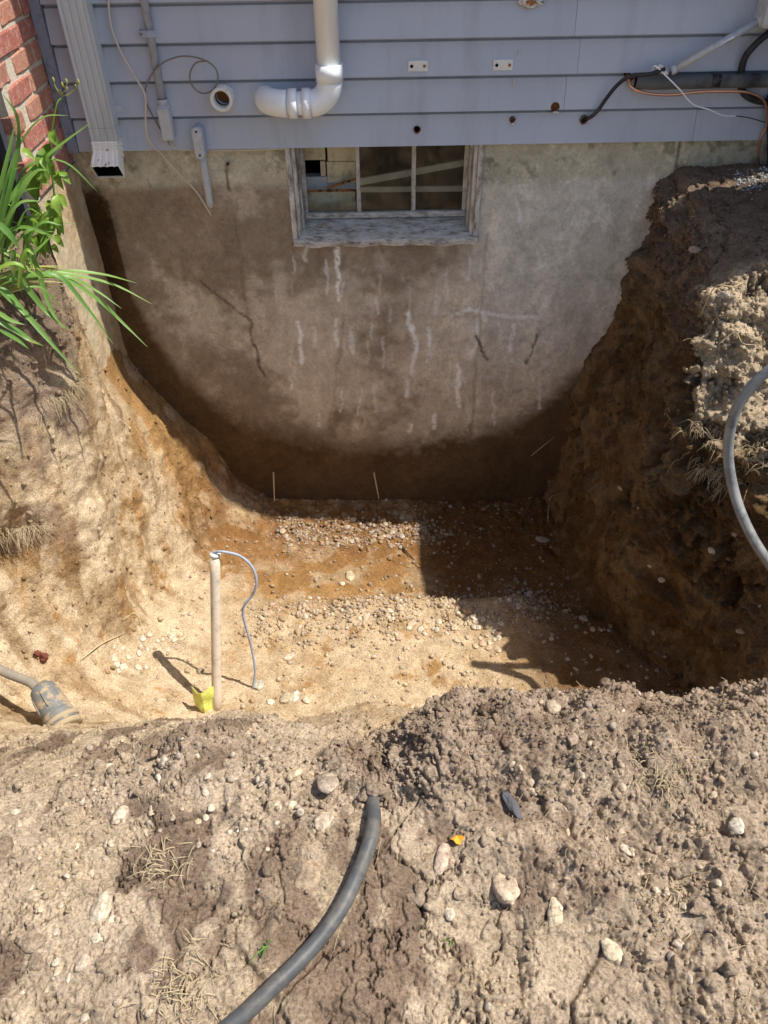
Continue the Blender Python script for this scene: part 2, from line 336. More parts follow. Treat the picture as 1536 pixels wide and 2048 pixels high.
# ------------------------------------------------------------------ ground: lofted from sections across the dig
# each section: 16 points (X, d, h): X across, d from the camera towards the house, h below the eye
def S(d, xs, hs, dd=None): return [(x, (d if dd is None else d+dd[i]), h) for i, (x, h) in enumerate(zip(xs, hs))]
SEC = [
 S(3.38, (-15,-1.9,-1.30,-1.235,-1.09,-.92,-.81,-.60, 0, .60, .97, .95,1.12,1.19,1.26,15), (1.1,1.3,1.8,1.94,2.20,2.42,2.66,2.86,2.88,2.90,2.84,2.30,1.66,1.20,1.08,1.08)),
 S(3.15, (-15,-1.6,-1.27,-1.22,-1.12,-.95,-.83,-.55, 0, .60, .97, 1.0,1.12,1.19,1.26,15), (1.1,1.15,1.45,1.90,2.15,2.45,2.72,2.86,2.88,2.90,2.86,2.25,1.66,1.21,1.10,1.08)),
 S(2.88, (-15,-1.6,-1.30,-1.235,-1.15,-1.02,-.90,-.60, 0, .50, .93,1.03,1.14,1.20,1.27,15), (1.1,1.12,1.40,1.76,2.05,2.38,2.72,2.84,2.86,2.89,2.88,2.20,1.66,1.23,1.13,1.1)),
 S(2.79, (-15,-1.6,-1.25,-1.215,-1.16,-1.04,-.93,-.60, 0, .50, .91,1.02,1.13,1.19,1.27,15), (1.1,1.08,1.12,1.48,1.98,2.35,2.72,2.83,2.86,2.88,2.86,2.20,1.66,1.26,1.16,1.1)),
 S(2.52, (-15,-1.7,-1.28,-1.17,-1.17,-1.10,-.98,-.60, 0, .48, .93,1.05,1.12,1.17,1.30,15), (1.1,1.06,1.10,1.30,1.80,2.30,2.68,2.80,2.82,2.84,2.84,2.30,1.75,1.32,1.20,1.13)),
 S(2.38, (-15,-1.8,-1.34,-1.23,-1.22,-1.14,-1.02,-.60, 0, .48, .98,1.05,1.08,1.10,1.40,15), (1.1,1.08,1.12,1.35,1.83,2.28,2.65,2.74,2.72,2.73,2.83,2.35,1.85,1.52,1.36,1.2)),
 S(2.22, (-15,-1.9,-1.45,-1.33,-1.28,-1.18,-1.05,-.60, 0, .52,1.08,1.12,1.14,1.16,1.55,15), (1.1,1.12,1.20,1.45,1.87,2.25,2.62,2.73,2.74,2.76,2.80,2.38,1.98,1.70,1.50,1.2)),
 S(2.00, (-15,-2.0,-1.60,-1.45,-1.38,-1.25,-1.10,-.65, 0, .60,1.22,1.34,1.40,1.46,2.0,15), (1.1,1.30,1.60,1.90,2.15,2.40,2.60,2.72,2.75,2.78,2.80,2.34,1.95,1.70,1.50,1.3)),
 S(1.70, (-15,-2.2,-1.80,-1.55,-1.40,-1.25,-1.05,-.65, 0, .60,1.25,1.45,1.60,1.75,2.1,15), (1.3,1.50,1.80,2.15,2.35,2.45,2.55,2.70,2.72,2.76,2.75,2.30,1.85,1.55,1.45,1.3)),
 S(1.42, (-15,-2.2,-1.80,-1.50,-1.30,-1.10,-.90,-.60,-.05,.50,1.10,1.30,1.50,1.70,2.1,15), (1.3,1.50,1.90,2.15,2.22,2.23,2.25,2.30,2.14,2.28,2.30,2.10,1.98,1.85,1.65,1.3)),
 S(1.20, (-15,-2.0,-1.50,-1.30,-1.10,-.90,-.70,-.45,-.10,.30,.70,1.00,1.25,1.50,2.0,15), (1.3,1.50,1.85,2.03,1.98,1.90,1.86,1.83,2.0,1.84,1.84,1.84,1.80,1.72,1.55,1.3)),
 S(1.02, (-15,-1.9,-1.30,-1.10,-.95,-.75,-.55,-.30,-.04,.12,.35,.60,.80,1.10,1.8,15), (1.4,1.50,1.75,1.80,1.76,1.69,1.63,1.58,1.75,1.55,1.54,1.56,1.535,1.50,1.44,1.4)),
 S(.86, (-15,-1.9,-1.20,-1.00,-.85,-.68,-.50,-.25,-.02,.13,.33,.55,.75,1.0,1.8,15), (1.4,1.50,1.60,1.62,1.60,1.57,1.53,1.49,1.53,1.43,1.44,1.46,1.46,1.45,1.42,1.4)),
 S(.68, (-15,-1.9,-1.10,-.90,-.75,-.58,-.42,-.22,-.02,.13,.32,.52,.72,.95,1.7,15), (1.4,1.48,1.52,1.53,1.52,1.51,1.50,1.485,1.48,1.475,1.46,1.46,1.45,1.44,1.42,1.4)),
 S(.40, (-15,-1.9,-1.10,-.85,-.70,-.55,-.40,-.20,0,.15,.32,.50,.70,.95,1.7,15), (1.4,1.48,1.49,1.49,1.49,1.49,1.49,1.49,1.49,1.49,1.485,1.48,1.48,1.47,1.45,1.4)),
 S(.10, (-15,-1.9,-1.10,-.85,-.70,-.55,-.40,-.20,0,.15,.32,.50,.70,.95,1.7,15), (1.4,)+(1.5,)*14+(1.4,)),
 S(-1., (-15,-1.9,-1.10,-.85,-.70,-.55,-.40,-.20,0,.15,.32,.50,.70,.95,1.7,15), (1.5,)*16),
 S(-15, (-15,-1.9,-1.10,-.85,-.70,-.55,-.40,-.20,0,.15,.32,.50,.70,.95,1.7,15), (1.6,)*16)]
NU = [8, 16, 45, 70, 75, 75, 70, 95, 95, 80, 75, 75, 75, 70, 40]
NV = [45, 50, 32, 52, 30, 38, 50, 58, 52, 44, 44, 54, 70, 96, 86, 10, 4]
SEC = [[r[0]] + [(-3.2, r[0][1]*.5+r[1][1]*.5, r[0][2]*.4+r[1][2]*.6)] + list(r[1:15]) + [(3.0, r[14][1]*.6+r[15][1]*.4, r[14][2]*.6+r[15][2]*.4)] + [r[15]] for r in SEC]
NU = [6, 22] + NU[1:14] + [90, 8]
C = np.array(SEC, dtype=float)                       # (S, K, 3)
C = np.stack([C[..., 0], C[..., 1]-CAM_D, CAM_H-C[..., 2]], -1)
def herm(A, counts):                                 # monotone cubic along axis 0
    n = A.shape[0]; d = A[1:]-A[:-1]; t = np.zeros_like(A); t[0] = d[0]; t[-1] = d[-1]
    p = d[1:]*d[:-1]; s = np.abs(d[1:])+np.abs(d[:-1])+1e-9
    t[1:-1] = np.where(p > 0, 2*np.sign(d[1:])*np.abs(p)/s, 0)*1.0
    out = []
    for i in range(n-1):
        for k in range(counts[i]):
            x = k/counts[i]; h00 = 2*x**3-3*x**2+1; h10 = x**3-2*x**2+x; h01 = -2*x**3+3*x**2; h11 = x**3-x**2
            out.append(h00*A[i]+h10*t[i]+h01*A[i+1]+h11*t[i+1])
    out.append(A[-1]); return np.array(out)
Gd = herm(C, NV); Gd = np.swapaxes(herm(np.swapaxes(Gd, 0, 1), NU), 0, 1)
nv, nu = Gd.shape[:2]
P0 = Gd.reshape(-1, 3).astype(np.float64)
def grid_normals(Gr):
    du = np.gradient(Gr, axis=1); dv = np.gradient(Gr, axis=0)
    n = np.cross(dv, du); n /= np.linalg.norm(n, axis=2, keepdims=True)+1e-12
    n[n[..., 2] < -.3] *= 1
    return n
NR = grid_normals(Gd); NR = -NR if NR[nv//2, nu//2, 2] < 0 else NR
nrm = NR.reshape(-1, 3)
X, D, H = P0[:, 0], P0[:, 1]+CAM_D, CAM_H-P0[:, 2]
flat = np.clip(nrm[:, 2], 0, 1)
fore = sst(1.55, 1.15, D)                            # near spoil
near_wall = sst(3.36, 3.24, D); wing = 1-((X < -1.12) & (D > 2.83)).astype(float)
far_f = sst(-.6, .05, D)*sst(-3.0, -2.0, X)*sst(3.2, 2.6, X)
big = fbm(P0*3.1, 3, 11); mid = fbm(P0*11, 3, 23); fin = fbm(P0*38, 4, 37, .6)
wrp = np.stack([fbm(P0*22, 3, 5), fbm(P0*22+7, 3, 6), fbm(P0*22+13, 3, 8)], 1)
wa, wb, wc = worley(P0*17+wrp*.9, 51)
wa2, wb2, wc2 = worley(P0*44+wrp*1.3, 61)
# mounds of loose topsoil, and trodden smooth patches
def blob(x, d, rx, rd): return np.exp(-((X-x)/rx)**2-((D-d)/rd)**2)
mound = np.clip(1.05*blob(.17, .90, .21, .125)+.75*blob(-.10, .88, .06, .05)+.75*blob(-.02, .80, .06, .035)+.9*blob(.68, .90, .17, .13)+.7*blob(.45, .93, .2, .12)+.8*blob(.85, 1.03, .25, .06)+.55*blob(-.45, .95, .12, .08)+.4*blob(.40, .62, .25, .1), 0, 1)
sm = fbm(P0*np.array([6.5, 3.2, 5.])+3.3, 3, 71)
smooth = sst(-.16, .16, sm)*fore*(1-.9*np.clip(mound*1.6, 0, 1))
smooth = np.clip(smooth + fore*np.clip(blob(-.33, .52, .12, .10)+blob(.80, .72, .13, .05)+blob(.05, .48, .10, .12)+.8*blob(-.62, 1.0, .18, .06), 0, 1)*.9, 0, 1)
clod1 = sst(.02, .42, wb-wa)*(.35+.65*wc)*(1-.25*wa); clod2 = sst(.02, .5, wb2-wa2)*(.3+.7*wc2)
rid = 1-np.abs(fbm(P0*np.array([7, 7, 7.]), 3, 88))*2
floor = sst(2.55, 2.68, H)*sst(.6, .85, flat)
steep = 1-sst(.35, .8, flat)
rough = fore*(1-smooth)
vf = fbm(P0*95, 3, 41, .65)
loose = np.clip(mound*1.1+sst(.05, .45, fbm(P0*4.2+5, 3, 77))*.45, 0, 1)
leftb0 = sst(-.55, -.8, X)*(1-fore); rightb0 = sst(.75, .95, X)*(1-fore)*steep
ledge0 = ((X > 1.0)*sst(2.60, 2.50, D)*(1-fore)*(H < 2.3)).astype(float)
vf = fbm(P0*95, 3, 41, .65); fs = fbm(P0*60+wrp*.8, 4, 43, .7)
edge = np.abs(fs)
wa0, wb0, wc0 = worley(P0*8.5+wrp*.9, 53)
plate = sst(.0, .20, wb0-wa0)
disp = plate*(.25+wc0)*.015*fore*(1-.55*smooth)*(1-.4*mound) + (big*(.030+.045*rightb0)*(1-.45*floor) + mid*(.014 + .010*rough+.010*steep+.014*rightb0) + fin*(.0042+.006*rough*loose+.004*rightb0)*(1-.6*smooth) + vf*(.0012+.0020*rough+.001*floor)
        + clod1*.015*(rough*(.12+loose*(1-.75*mound)) + (.10*leftb0+.3*rightb0) + .12*floor)
        + clod2*.0085*(rough*(.12+loose*(.7-.45*mound)) + .35*steep*(1-.5*leftb0) + .35*floor+.10*smooth)
        - edge*.010*rough*(.2+1.3*mound) - rid**6*.012*rough*(1-mound))
lay = fbm(np.stack([X*2, D*2.5, H*20+D*6], 1), 3, 93); disp += rightb0*np.round(lay*4)/4*.045*sst(-.3, .3, mid+.2)
pit_ = sst(.16, .34, fbm(P0*np.array([13, 13, 9.])+wrp*.4, 3, 95)); disp -= ledge0*pit_*.05; disp += ledge0*(clod1*.012+clod2*.006)
damp_spot = fbm(P0*np.array([7, 4., 5.])+41, 3, 96); disp -= rough*(1-mound)*sst(.30, .42, damp_spot)*.012
# scrape marks of the bucket down the banks, cracks in the trodden ground
scr = fbm(np.stack([D*16+H*7, H*1.3, X*0], 1), 3, 91); disp += scr*.016*steep*(1-fore)
cr_a, cr_b, _ = worley(P0*np.array([6, 6, 6.])+fin[:, None]*.25, 97)
crack = sst(.045, .0, cr_b-cr_a)*fore*smooth; disp -= crack*.012
rd_a, rd_b, _ = worley(P0*np.array([4.5, 4.5, 4.5])+mid[:, None]*.5, 107)
topR = ((X > 1.1) & (H < 1.4)).astype(float); disp -= sst(.05, 0., rd_b-rd_a)*topR*.018
msh = sst(.22, .6, mound+.12*fin+.10*mid); disp += msh*(.022+.012*mound)+mound*mid*.03
# ragged rim on the right bank
disp += np.exp(-((H-1.35)/.16)**2)*((X > 1.0) & (D > 1.6))*(mid*.03+clod1*.012)
# floor slump lumps near the wall foot, gravel ridge
disp += floor*sst(2.9, 3.1, D)*clod1*.02
disp *= (.25+.75*near_wall)*wing*far_f + (1-far_f)*.3
# cavity under the sods at the left and right edges
disp -= .15*np.exp(-((X+1.39)/.09)**2-((D-2.0)/.08)**2-((H-2.01)/.07)**2)
dirn = nrm.copy()
P1 = P0 + dirn*disp[:, None]
G1 = P1.reshape(nv, nu, 3); N1 = grid_normals(G1); N1 = -N1 if N1[nv//2, nu//2, 2] < 0 else N1; n1 = N1.reshape(-1, 3)
# colour: dry topsoil, damp topsoil, ochre subsoil, pale sand; shade painted into right floor and bank
c_dry = np.array([.56, .445, .33]); c_damp = np.array([.26, .185, .135]); c_och = np.array([.40, .235, .095]); c_rust_shade = np.array([.20, .095, .034])
c_sand = np.array([.64, .51, .35]); c_top = np.array([.235, .175, .13]); c_mound = np.array([.43, .33, .25]); c_tan = np.array([.55, .42, .27])
k1 = fbm(P0*np.array([5, 5, 5.])+9, 4, 131); k2 = fbm(P0*np.array([14, 14, 9.])+2, 4, 137, .6); k3 = fbm(P0*30, 3, 139, .7)
n_ = len(P0); col = np.tile(c_tan, (n_, 1))
col = mix(col, np.tile(c_och, (n_, 1)), np.clip(sst(-.12, .18, k1+.5*k2)*.85+.25, 0, 1))
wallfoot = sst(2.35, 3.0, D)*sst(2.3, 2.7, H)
col = mix(col, np.tile(c_rust_shade*1.15, (n_, 1)), wallfoot*.8*sst(-.5, .4, k2+.25)); col = mix(col, np.tile(c_rust_shade*.75, (n_, 1)), floor*np.maximum(sst(2.42, 2.5, D)*sst(.1, .35, X), sst(.5, .8, X)*sst(1.5, 1.7, D))*.8)  # second mix paints shade into the right and back floor colour
leftb = sst(-.55, -.95, X)*sst(3.05, 2.7, D)
streak = fbm(np.stack([D*9+H*4, H*2.2-D, X*3], 1), 4, 151, .6)
col = mix(col, np.tile(c_sand, (n_, 1)), leftb*sst(-.3, .12, streak+.3*k3)*.85)
nearfl = floor*sst(2.6, 2.25, D)*sst(.75, .35, X); col = mix(col, np.tile(c_sand, (n_, 1)), nearfl*sst(-.25, .25, k2+.35*k1+.1)*.8)  # sand fades out rightwards, keeping the painted floor shade dark
slope_s = sst(1.95, 1.6, D)*sst(1.05, 1.3, D); col = mix(col, np.tile(c_sand*1.02, (n_, 1)), slope_s*.7*sst(-.4, .2, k2))
lk = sst(-.75, -.95, X)*(1-floor)*(1-fore); col = mix(col, np.tile(c_och*.62, (n_, 1)), lk*sst(.05, .3, fbm(np.stack([D*16+H*9, H*3-D*2, X*4], 1), 4, 191))*.55); col = mix(col, np.tile(c_top*1.1, (n_, 1)), lk*sst(.10, .3, k1+.3*k2)*sst(1.75, 1.5, H)*.9)
rb = sst(.8, 1.0, X)*(1-floor)*sst(1.5, 1.9, D); col = mix(col, mix(np.tile(np.array([.205, .135, .068]), (n_, 1)), np.tile(np.array([.115, .068, .031]), (n_, 1)), sst(-.25, .25, k2+.3*k1)), rb*.95)  # right bank browns, darkened so the colour itself deepens its shade
topm = sst(1.62, 1.30, H+.12*k1)*(1-fore)*(1-.0*D); col = mix(col, mix(np.tile(c_top, (n_, 1)), np.tile(c_damp*.8, (n_, 1)), sst(-.1, .4, k2)), topm*.92)
ledge = ((X > 1.0)*sst(2.62, 2.5, D)*sst(.25, .5, flat)*(H < 2.2)); col = mix(col, np.tile(c_sand*.9, (n_, 1)), ledge*.9*sst(-.5, .1, k2+.3)*(1-.8*pit_))
fc = mix(np.tile(c_dry, (n_, 1)), np.tile(c_sand*.92, (n_, 1)), sst(-.1, .5, k1+.3*k2)*.55)
fc = mix(fc, np.tile(c_sand*1.03, (n_, 1)), sst(-.2, -.55, X)*sst(.85, 1.15, D)*.7)
fc = mix(fc, mix(np.tile(c_mound, (n_, 1)), np.tile(c_damp*1.05, (n_, 1)), sst(.0, .35, k2)), np.clip(mound*1.3, 0, 1))
fc = mix(fc, np.tile(c_dry*.83+np.array([.01, 0, 0]), (n_, 1)), sst(.1, .5, X)*.45)
fc = mix(fc, np.tile(c_sand, (n_, 1)), np.clip(1.3*blob(-.04, 1.08, .07, .10), 0, 1)*.9)
damp = np.clip(smooth*1.2, 0, 1)*sst(.0, .14, fbm(P0*np.array([10, 6, 6.]), 4, 171)+.25*blob(-.33, .52, .14, .12))
fc = mix(fc, np.tile(c_damp, (n_, 1)), damp*.9)
col = mix(col, fc, fore)
grey_k = blob(-1.15, 2.3, .25, .25)*sst(1.3, 1.5, H)*sst(2.3, 1.9, H); col = mix(col, np.tile(np.array([.36, .27, .20]), (n_, 1)), np.clip(grey_k*1.2, 0, 1)*sst(-.2, .1, k1))
col *= (1+.13*k3)[:, None]
col = mix(col, col*.75, np.clip(crack, 0, 1))
idx = np.arange(nv*nu).reshape(nv, nu)
q = np.stack([idx[:-1, :-1], idx[:-1, 1:], idx[1:, 1:], idx[1:, :-1]], -1).reshape(-1, 4)
a_, b_, d_ = P1[q[0, 0]], P1[q[0, 1]], P1[q[0, 3]]
if np.cross(b_-a_, d_-a_)[2] < 0: q = q[:, ::-1].copy()
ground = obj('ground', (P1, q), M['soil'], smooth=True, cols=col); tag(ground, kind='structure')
# the yard beyond the modelled patch
ring = join(([(-200, -18.2, -.5), (200, -18.2, -.5), (200, -200, -.5), (-200, -200, -.5)], [(0, 3, 2, 1)]), ([(-200, .06, -.02), (-15, .06, -.02), (-15, -18.2, -.5), (-200, -18.2, -.5)], [(0, 3, 2, 1)]),
            ([(15, .06, -.02), (200, .06, -.02), (200, -18.2, -.5), (15, -18.2, -.5)], [(0, 3, 2, 1)]), ([(-200, 200, -.02), (200, 200, -.02), (200, 4.2, -.02), (-200, 4.2, -.02)], [(0, 3, 2, 1)]), ([(-200, 4.2, -.02), (-6.02, 4.2, -.02), (-6.02, .06, -.02), (-200, .06, -.02)], [(0, 3, 2, 1)]), ([(5.91, 4.2, -.02), (200, 4.2, -.02), (200, .06, -.02), (5.91, .06, -.02)], [(0, 3, 2, 1)]))
M['yard'] = plain('yard_grass', (.10, .11, .04), .95, .1, var=.4, vscale=3, dirt=(.25, .19, .12), dscale=.6, bump=.5, bscale=30)
yard = obj('yard', ring, M['yard']); tag(yard, kind='structure')

# ray finder on the finished ground
st = 2; sub = idx[::st, ::st]; sv, su = sub.shape; si = np.arange(sv*su).reshape(sv, su)
sq = np.stack([si[:-1, :-1], si[:-1, 1:], si[1:, 1:], si[1:, :-1]], -1).reshape(-1, 4)
BV = BVHTree.FromPolygons([tuple(v) for v in P1[sub.ravel()]], [tuple(int(i) for i in f) for f in sq])
def gp(px, py, lift=0.):
    h = BV.ray_cast(CO, ray(px, py))
    if h[0] is None: return Vector((0, -2.3, -.4)), Vector((0, 0, 1))
    n = h[1] if h[1].dot(ray(px, py)) < 0 else -h[1]
    return h[0]+n*lift, n
def down(p, lift=0.):
    h = BV.ray_cast(Vector((p[0], p[1], 3)), Vector((0, 0, -1)))
    return (h[0]+Vector((0, 0, lift))) if h[0] else Vector(p)

# ------------------------------------------------------------------ loose grains, clods and gravel
def ico(sub):
    b = bmesh.new(); bmesh.ops.create_icosphere(b, subdivisions=sub, radius=1); b.verts.ensure_lookup_table()
    V = np.array([v.co for v in b.verts]); F = np.array([[v.index for v in f.verts] for f in b.faces]); b.free(); return V, F
def rot_rand(n):
    q4 = rng.normal(size=(n, 4)); q4 /= np.linalg.norm(q4, axis=1, keepdims=True); w_, x, y, z = q4.T
    return np.stack([np.stack([1-2*(y*y+z*z), 2*(x*y-z*w_), 2*(x*z+y*w_)], 1), np.stack([2*(x*y+z*w_), 1-2*(x*x+z*z), 2*(y*z-x*w_)], 1), np.stack([2*(x*z-y*w_), 2*(y*z+x*w_), 1-2*(x*x+y*y)], 1)], 1)
ICO1, ICO2, ICO3, ICO4 = ico(1), ico(2), ico(3), ico(4)
def templates(base, k, jag, seed):
    out = []
    for i in range(k):
        V, F = base; d = 1+jag*(vnoise(V*1.7+seed+i*9.1, seed))+jag*.6*vnoise(V*3.9+i*5.3, seed+3); out.append(V*d[:, None])
    return out, base[1]
dpx = np.linalg.norm(P1-np.array(CO), axis=1)
inview = None
cv = (np.array(CR.inverted()) @ (P1-np.array(CO)).T).T
uu = -cv[:, 0]/cv[:, 2]*FPX; vv = cv[:, 1]/cv[:, 2]*FPX
inview = (cv[:, 2] < -.2) & (np.abs(uu) < 900) & (np.abs(vv) < 1200)
area = np.linalg.norm(np.cross(np.gradient(G1, axis=0).reshape(-1, 3), np.gradient(G1, axis=1).reshape(-1, 3)), axis=1)
def scatter(name, n, weight, smin, smax, power, base, jag, cols_fn, m, label=None, squash=(.6, 1.), sink=.35, seed=1, kmax=6, smooth=False):
    w_ = area*weight*inview; w_ = w_/w_.sum(); pick = rng.choice(len(P1), n, p=w_)
    T, F = templates(base, kmax, jag, seed)
    size = smin*(smax/smin)**(rng.random(n)**power)
    Rm = rot_rand(n); sc3 = np.stack([rng.uniform(.85, 1.25, n), rng.uniform(*squash, n), rng.uniform(.65, 1., n)], 1)*size[:, None]
    jit = rng.normal(size=(n, 3))*.004; jit[:, 2] = 0
    pos = P1[pick]+jit+n1[pick]*(size*(.5-sink))[:, None]
    VV, FF, CC = [], [], []; nvt = T[0].shape[0]; off = 0; cc = cols_fn(pick, n)
    for k in range(kmax):
        ii = np.arange(k, n, kmax)
        v = np.einsum('nij,nvj->nvi', Rm[ii], T[k][None]*sc3[ii][:, None, :])+pos[ii][:, None, :]
        VV.append(v.reshape(-1, 3)); FF.append((F[None]+(np.arange(len(ii))*nvt)[:, None, None]+off).reshape(-1, 3)); off += len(ii)*nvt
        CC.append(np.repeat(cc[ii], nvt, 0))
    o = obj(name, (np.concatenate(VV), np.concatenate(FF)), m, smooth=smooth, cols=np.concatenate(CC))
    tag(o, label, kind='stuff'); return o
pal = np.array([[.50, .42, .32], [.42, .36, .30], [.58, .52, .42], [.36, .27, .19], [.30, .28, .26], [.48, .34, .20], [.62, .58, .50]])
def pebcol(pick, n): return pal[rng.integers(0, len(pal), n)]*rng.uniform(.75, 1.15, (n, 1))*.48+col[pick]*.42
def soilcol(pick, n): return col[pick]*rng.uniform(.78, 1.12, (n, 1))
wf = fore*(1-.85*smooth)
scatter('dirt_crumbs', 19000, wf*(.35+loose*.5), .0014, .0065, 2.3, ICO1, .38, soilcol, M['clod'], 'loose dry crumbs of soil spread over the near spoil', seed=3)
scatter('dirt_clods', 520, wf*(.15+loose*1.1-.5*mound), .005, .014, 2.2, ICO2, .6, soilcol, M['clod'], 'crumbling clods of brown topsoil heaped along the near rim', seed=5)
scatter('bank_crumbs', 7000, (1-fore)*(1-floor)*(.35+topm+ledge*2), .003, .014, 2.2, ICO1, .38, soilcol, M['clod'], 'crumbs of earth clinging to the cut banks', seed=7)
ridge_g = np.exp(-((D-2.36-.10*X)/.13)**2)*sst(-.75, -.45, X)*sst(1.0, .6, X)*floor
foot_g = np.exp(-((D-3.02)/.10)**2)*sst(-.65, -.4, X)*sst(.45, .1, X)*floor
scatter('gravel', 4200, floor*(.16+3.2*ridge_g*sst(-.3, .3, mid+.2)+3.0*foot_g), .004, .016, 1.5, ICO1, .22, pebcol, M['stone'], 'small rounded gravel strewn over the floor of the pit', squash=(.55, .9), seed=9)
scatter('spoil_pebbles', 650, wf*(.5+sst(.2, -.5, X)), .0035, .010, 1.5, ICO2, .2, pebcol, M['stone'], 'small pale pebbles mixed into the near spoil', squash=(.55, .9), seed=15, smooth=True)

# single stones, each its own object
def stone(px, py, wpx, asp=1., tone=(.55, .50, .42), label=None, group=None, jag=.23, tilt=None, squash=.55, sink=.25, ang=None, name='stone'):
    p, n = gp(px, py); dist = (p-CO).length; dep = -(CR.inverted()@(p-CO)).z
    rr = wpx/FPX*dep/2
    B_ = ICO4 if wpx > 26 or jag > .3 else ICO3; V = B_[0].copy(); sd = int(px*7+py) % 997
    V = V*(1+jag*vnoise(V*1.1+sd, sd)+jag*.45*vnoise(V*2.7+sd, sd+1)+jag*.16*vnoise(V*7.+sd, sd+2)+(jag > .3)*.10*vnoise(V*12.+sd, sd+3))[:, None]
    V = V*np.array([rr, rr*asp, rr*squash*min(1, asp)])
    a = ang if ang is not None else random.uniform(-.5, .5)
    q4 = n.to_track_quat('Z', 'Y'); rotm = np.array((q4.to_matrix() @ Matrix.Rotation(a, 3, 'Z')))
    V = V@rotm.T + np.array(p+n*rr*(squash*.5-sink*.5))
    c = (np.tile(np.array(tone), (len(V), 1))*.72+c_dry*.28)*(1+.12*vnoise(V*140, 4)+.10*vnoise(V*45, 5))[:, None]
    o = obj(name, (V-np.array(p), B_[1]), M['stone'], smooth=True, cols=c); o.location = p
    tag(o, label, 'stone' if name == 'stone' else 'clod', group); return o
pale = (.62, .55, .43); grey = (.38, .34, .30); tan = (.50, .40, .28); brown = (.30, .21, .15)
for a in [
 (203, 1818, 40, 1.55, (.62, .53, .41), 'smooth pale teardrop stone, largest on the soil left of the black pipe'),
 (196, 1878, 28, .8, pale, 'flat oval cream stone just below the teardrop stone'),
 (223, 1842, 24, .6, pale, 'small wedge stone touching the lower tip of the teardrop stone'),
 (166, 1926, 32, .8, (.48, .40, .32), 'round tan stone beside a dark dirt clod near the bottom'),
 (242, 1628, 38, .7, pale, 'angular off white stone on the upper left spoil'),
 (328, 1523, 24, 1., (.5, .45, .38), 'round grey stone on the sandy rim below the pipe stub'),
 (590, 1552, 34, 1.1, (.66, .56, .38), 'angular yellowish stone left of the mound by the hose'),
 (656, 1567, 40, 1.5, (.36, .30, .25), 'upright brown grey stone wedged beside the mound'),
 (585, 1611, 22, .75, (.72, .66, .48), 'small smooth cream pebble under the yellowish stone'),
 (647, 1642, 44, .85, (.47, .39, .30), 'rounded dirty tan stone left of the hose end'),
 (612, 1757, 48, 1.5, (.34, .25, .17), 'smooth brown cobble half buried left of the hose'),
 (882, 1720, 62, .5, (.44, .34, .28), 'long brick shaped pinkish stone right of the hose'),
 (1010, 1775, 52, 1.7, (.47, .37, .28), 'tall flat tan slab stone lying in trodden soil'),
 (1475, 1652, 36, .8, (.66, .62, .52), 'pale angular stone near the right edge of the spoil'),
 (1250, 1700, 26, .8, (.52, .45, .37), 'small pinkish stone among crumbs right of centre'),
 (1108, 1830, 30, 2., (.52, .44, .31), 'narrow upright tan stone standing in cracked soil'),
 (1222, 1905, 34, 1.4, (.50, .43, .31), 'blunt tan stone beside a dark hollow in soil'),
 (900, 1828, 22, 1.2, pale, 'two lobed cream pebble in yellowish sand'),
 (1105, 1415, 30, .9, (.40, .34, .26), 'round soil coated stone on top of the rim'),
 (590, 1395, 16, 1.9, (.60, .60, .52), 'small upright pale green rectangular stone on the pit floor'),
 (574, 1398, 28, 1., (.44, .40, .28), 'mossy grey cobble leaning on the pale rectangular stone'),
 (612, 1402, 22, .7, (.60, .50, .40), 'oval pinkish pebble right of the rectangular stone'),
 (541, 1404, 14, 1., (.72, .66, .50), 'round cream pebble left of the mossy cobble'),
 (576, 1316, 30, .4, (.64, .50, .38), 'long flat pinkish stone on the sandy floor'),
 (518, 1371, 26, .8, (.46, .46, .38), 'grey green stone beside the white cable foot'),
 (700, 1153, 26, .7, (.46, .40, .26), 'largest cobble on the ochre floor, dark at one side'),
 (684, 1168, 12, .9, (.62, .54, .40), 'small pale stone in front of the ochre floor cobble'),
 (1085, 1080, 26, .6, (.30, .25, .20), 'flat stone in deep shade near the house wall'),
 (934, 1222, 18, 1., (.46, .30, .18), 'orange brown stone in the gravel at the shadow edge'),
 (1002, 1248, 14, .8, (.60, .56, .44), 'pale stone on top of the shaded gravel ridge'),
 (1448, 590, 30, .45, (.42, .40, .36), 'flat grey flagstone chip sticking out of the right bank'),
 (1392, 500, 26, .6, (.27, .22, .17), 'dark cobble on the shaded grade beside the foundation'),
 (1040, 1535, 14, 1., (.5, .4, .3), 'small round stone in shade of the big mound'),
]: stone(*a)
for (px, py, wpx) in [(250, 1505, 52), (225, 1545, 30), (60, 1885, 46), (70, 1925, 54), (210, 1920, 42), (20, 1715, 70), (1310, 1560, 84), (1250, 1530, 40), (1380, 1600, 34), (980, 1480, 30), (870, 1600, 30), (1410, 1820, 40), (1245, 1850, 26), (835, 1775, 44), (560, 1640, 40), (300, 1545, 34), (700, 1640, 34), (1440, 1690, 40)]:
    lab = {250: 'large dark brown clod on the sandy left rim', 20: 'big rough clod at the left edge of the spoil', 1310: 'large grassy sod clod lying on the right spoil'}.get(px, 'medium lump of crumbly brown soil on the spoil')
    big_ = px in (250, 20, 1310)
    stone(px, py, wpx, random.uniform(.6, 1.), (.25, .185, .135) if px in (250, 20) else (.38, .285, .21), lab, None if big_ else 'lumps of crumbly soil on the spoil', jag=.6, squash=.45, sink=.75, name='soil_clod').data.materials[0] = M['clod']
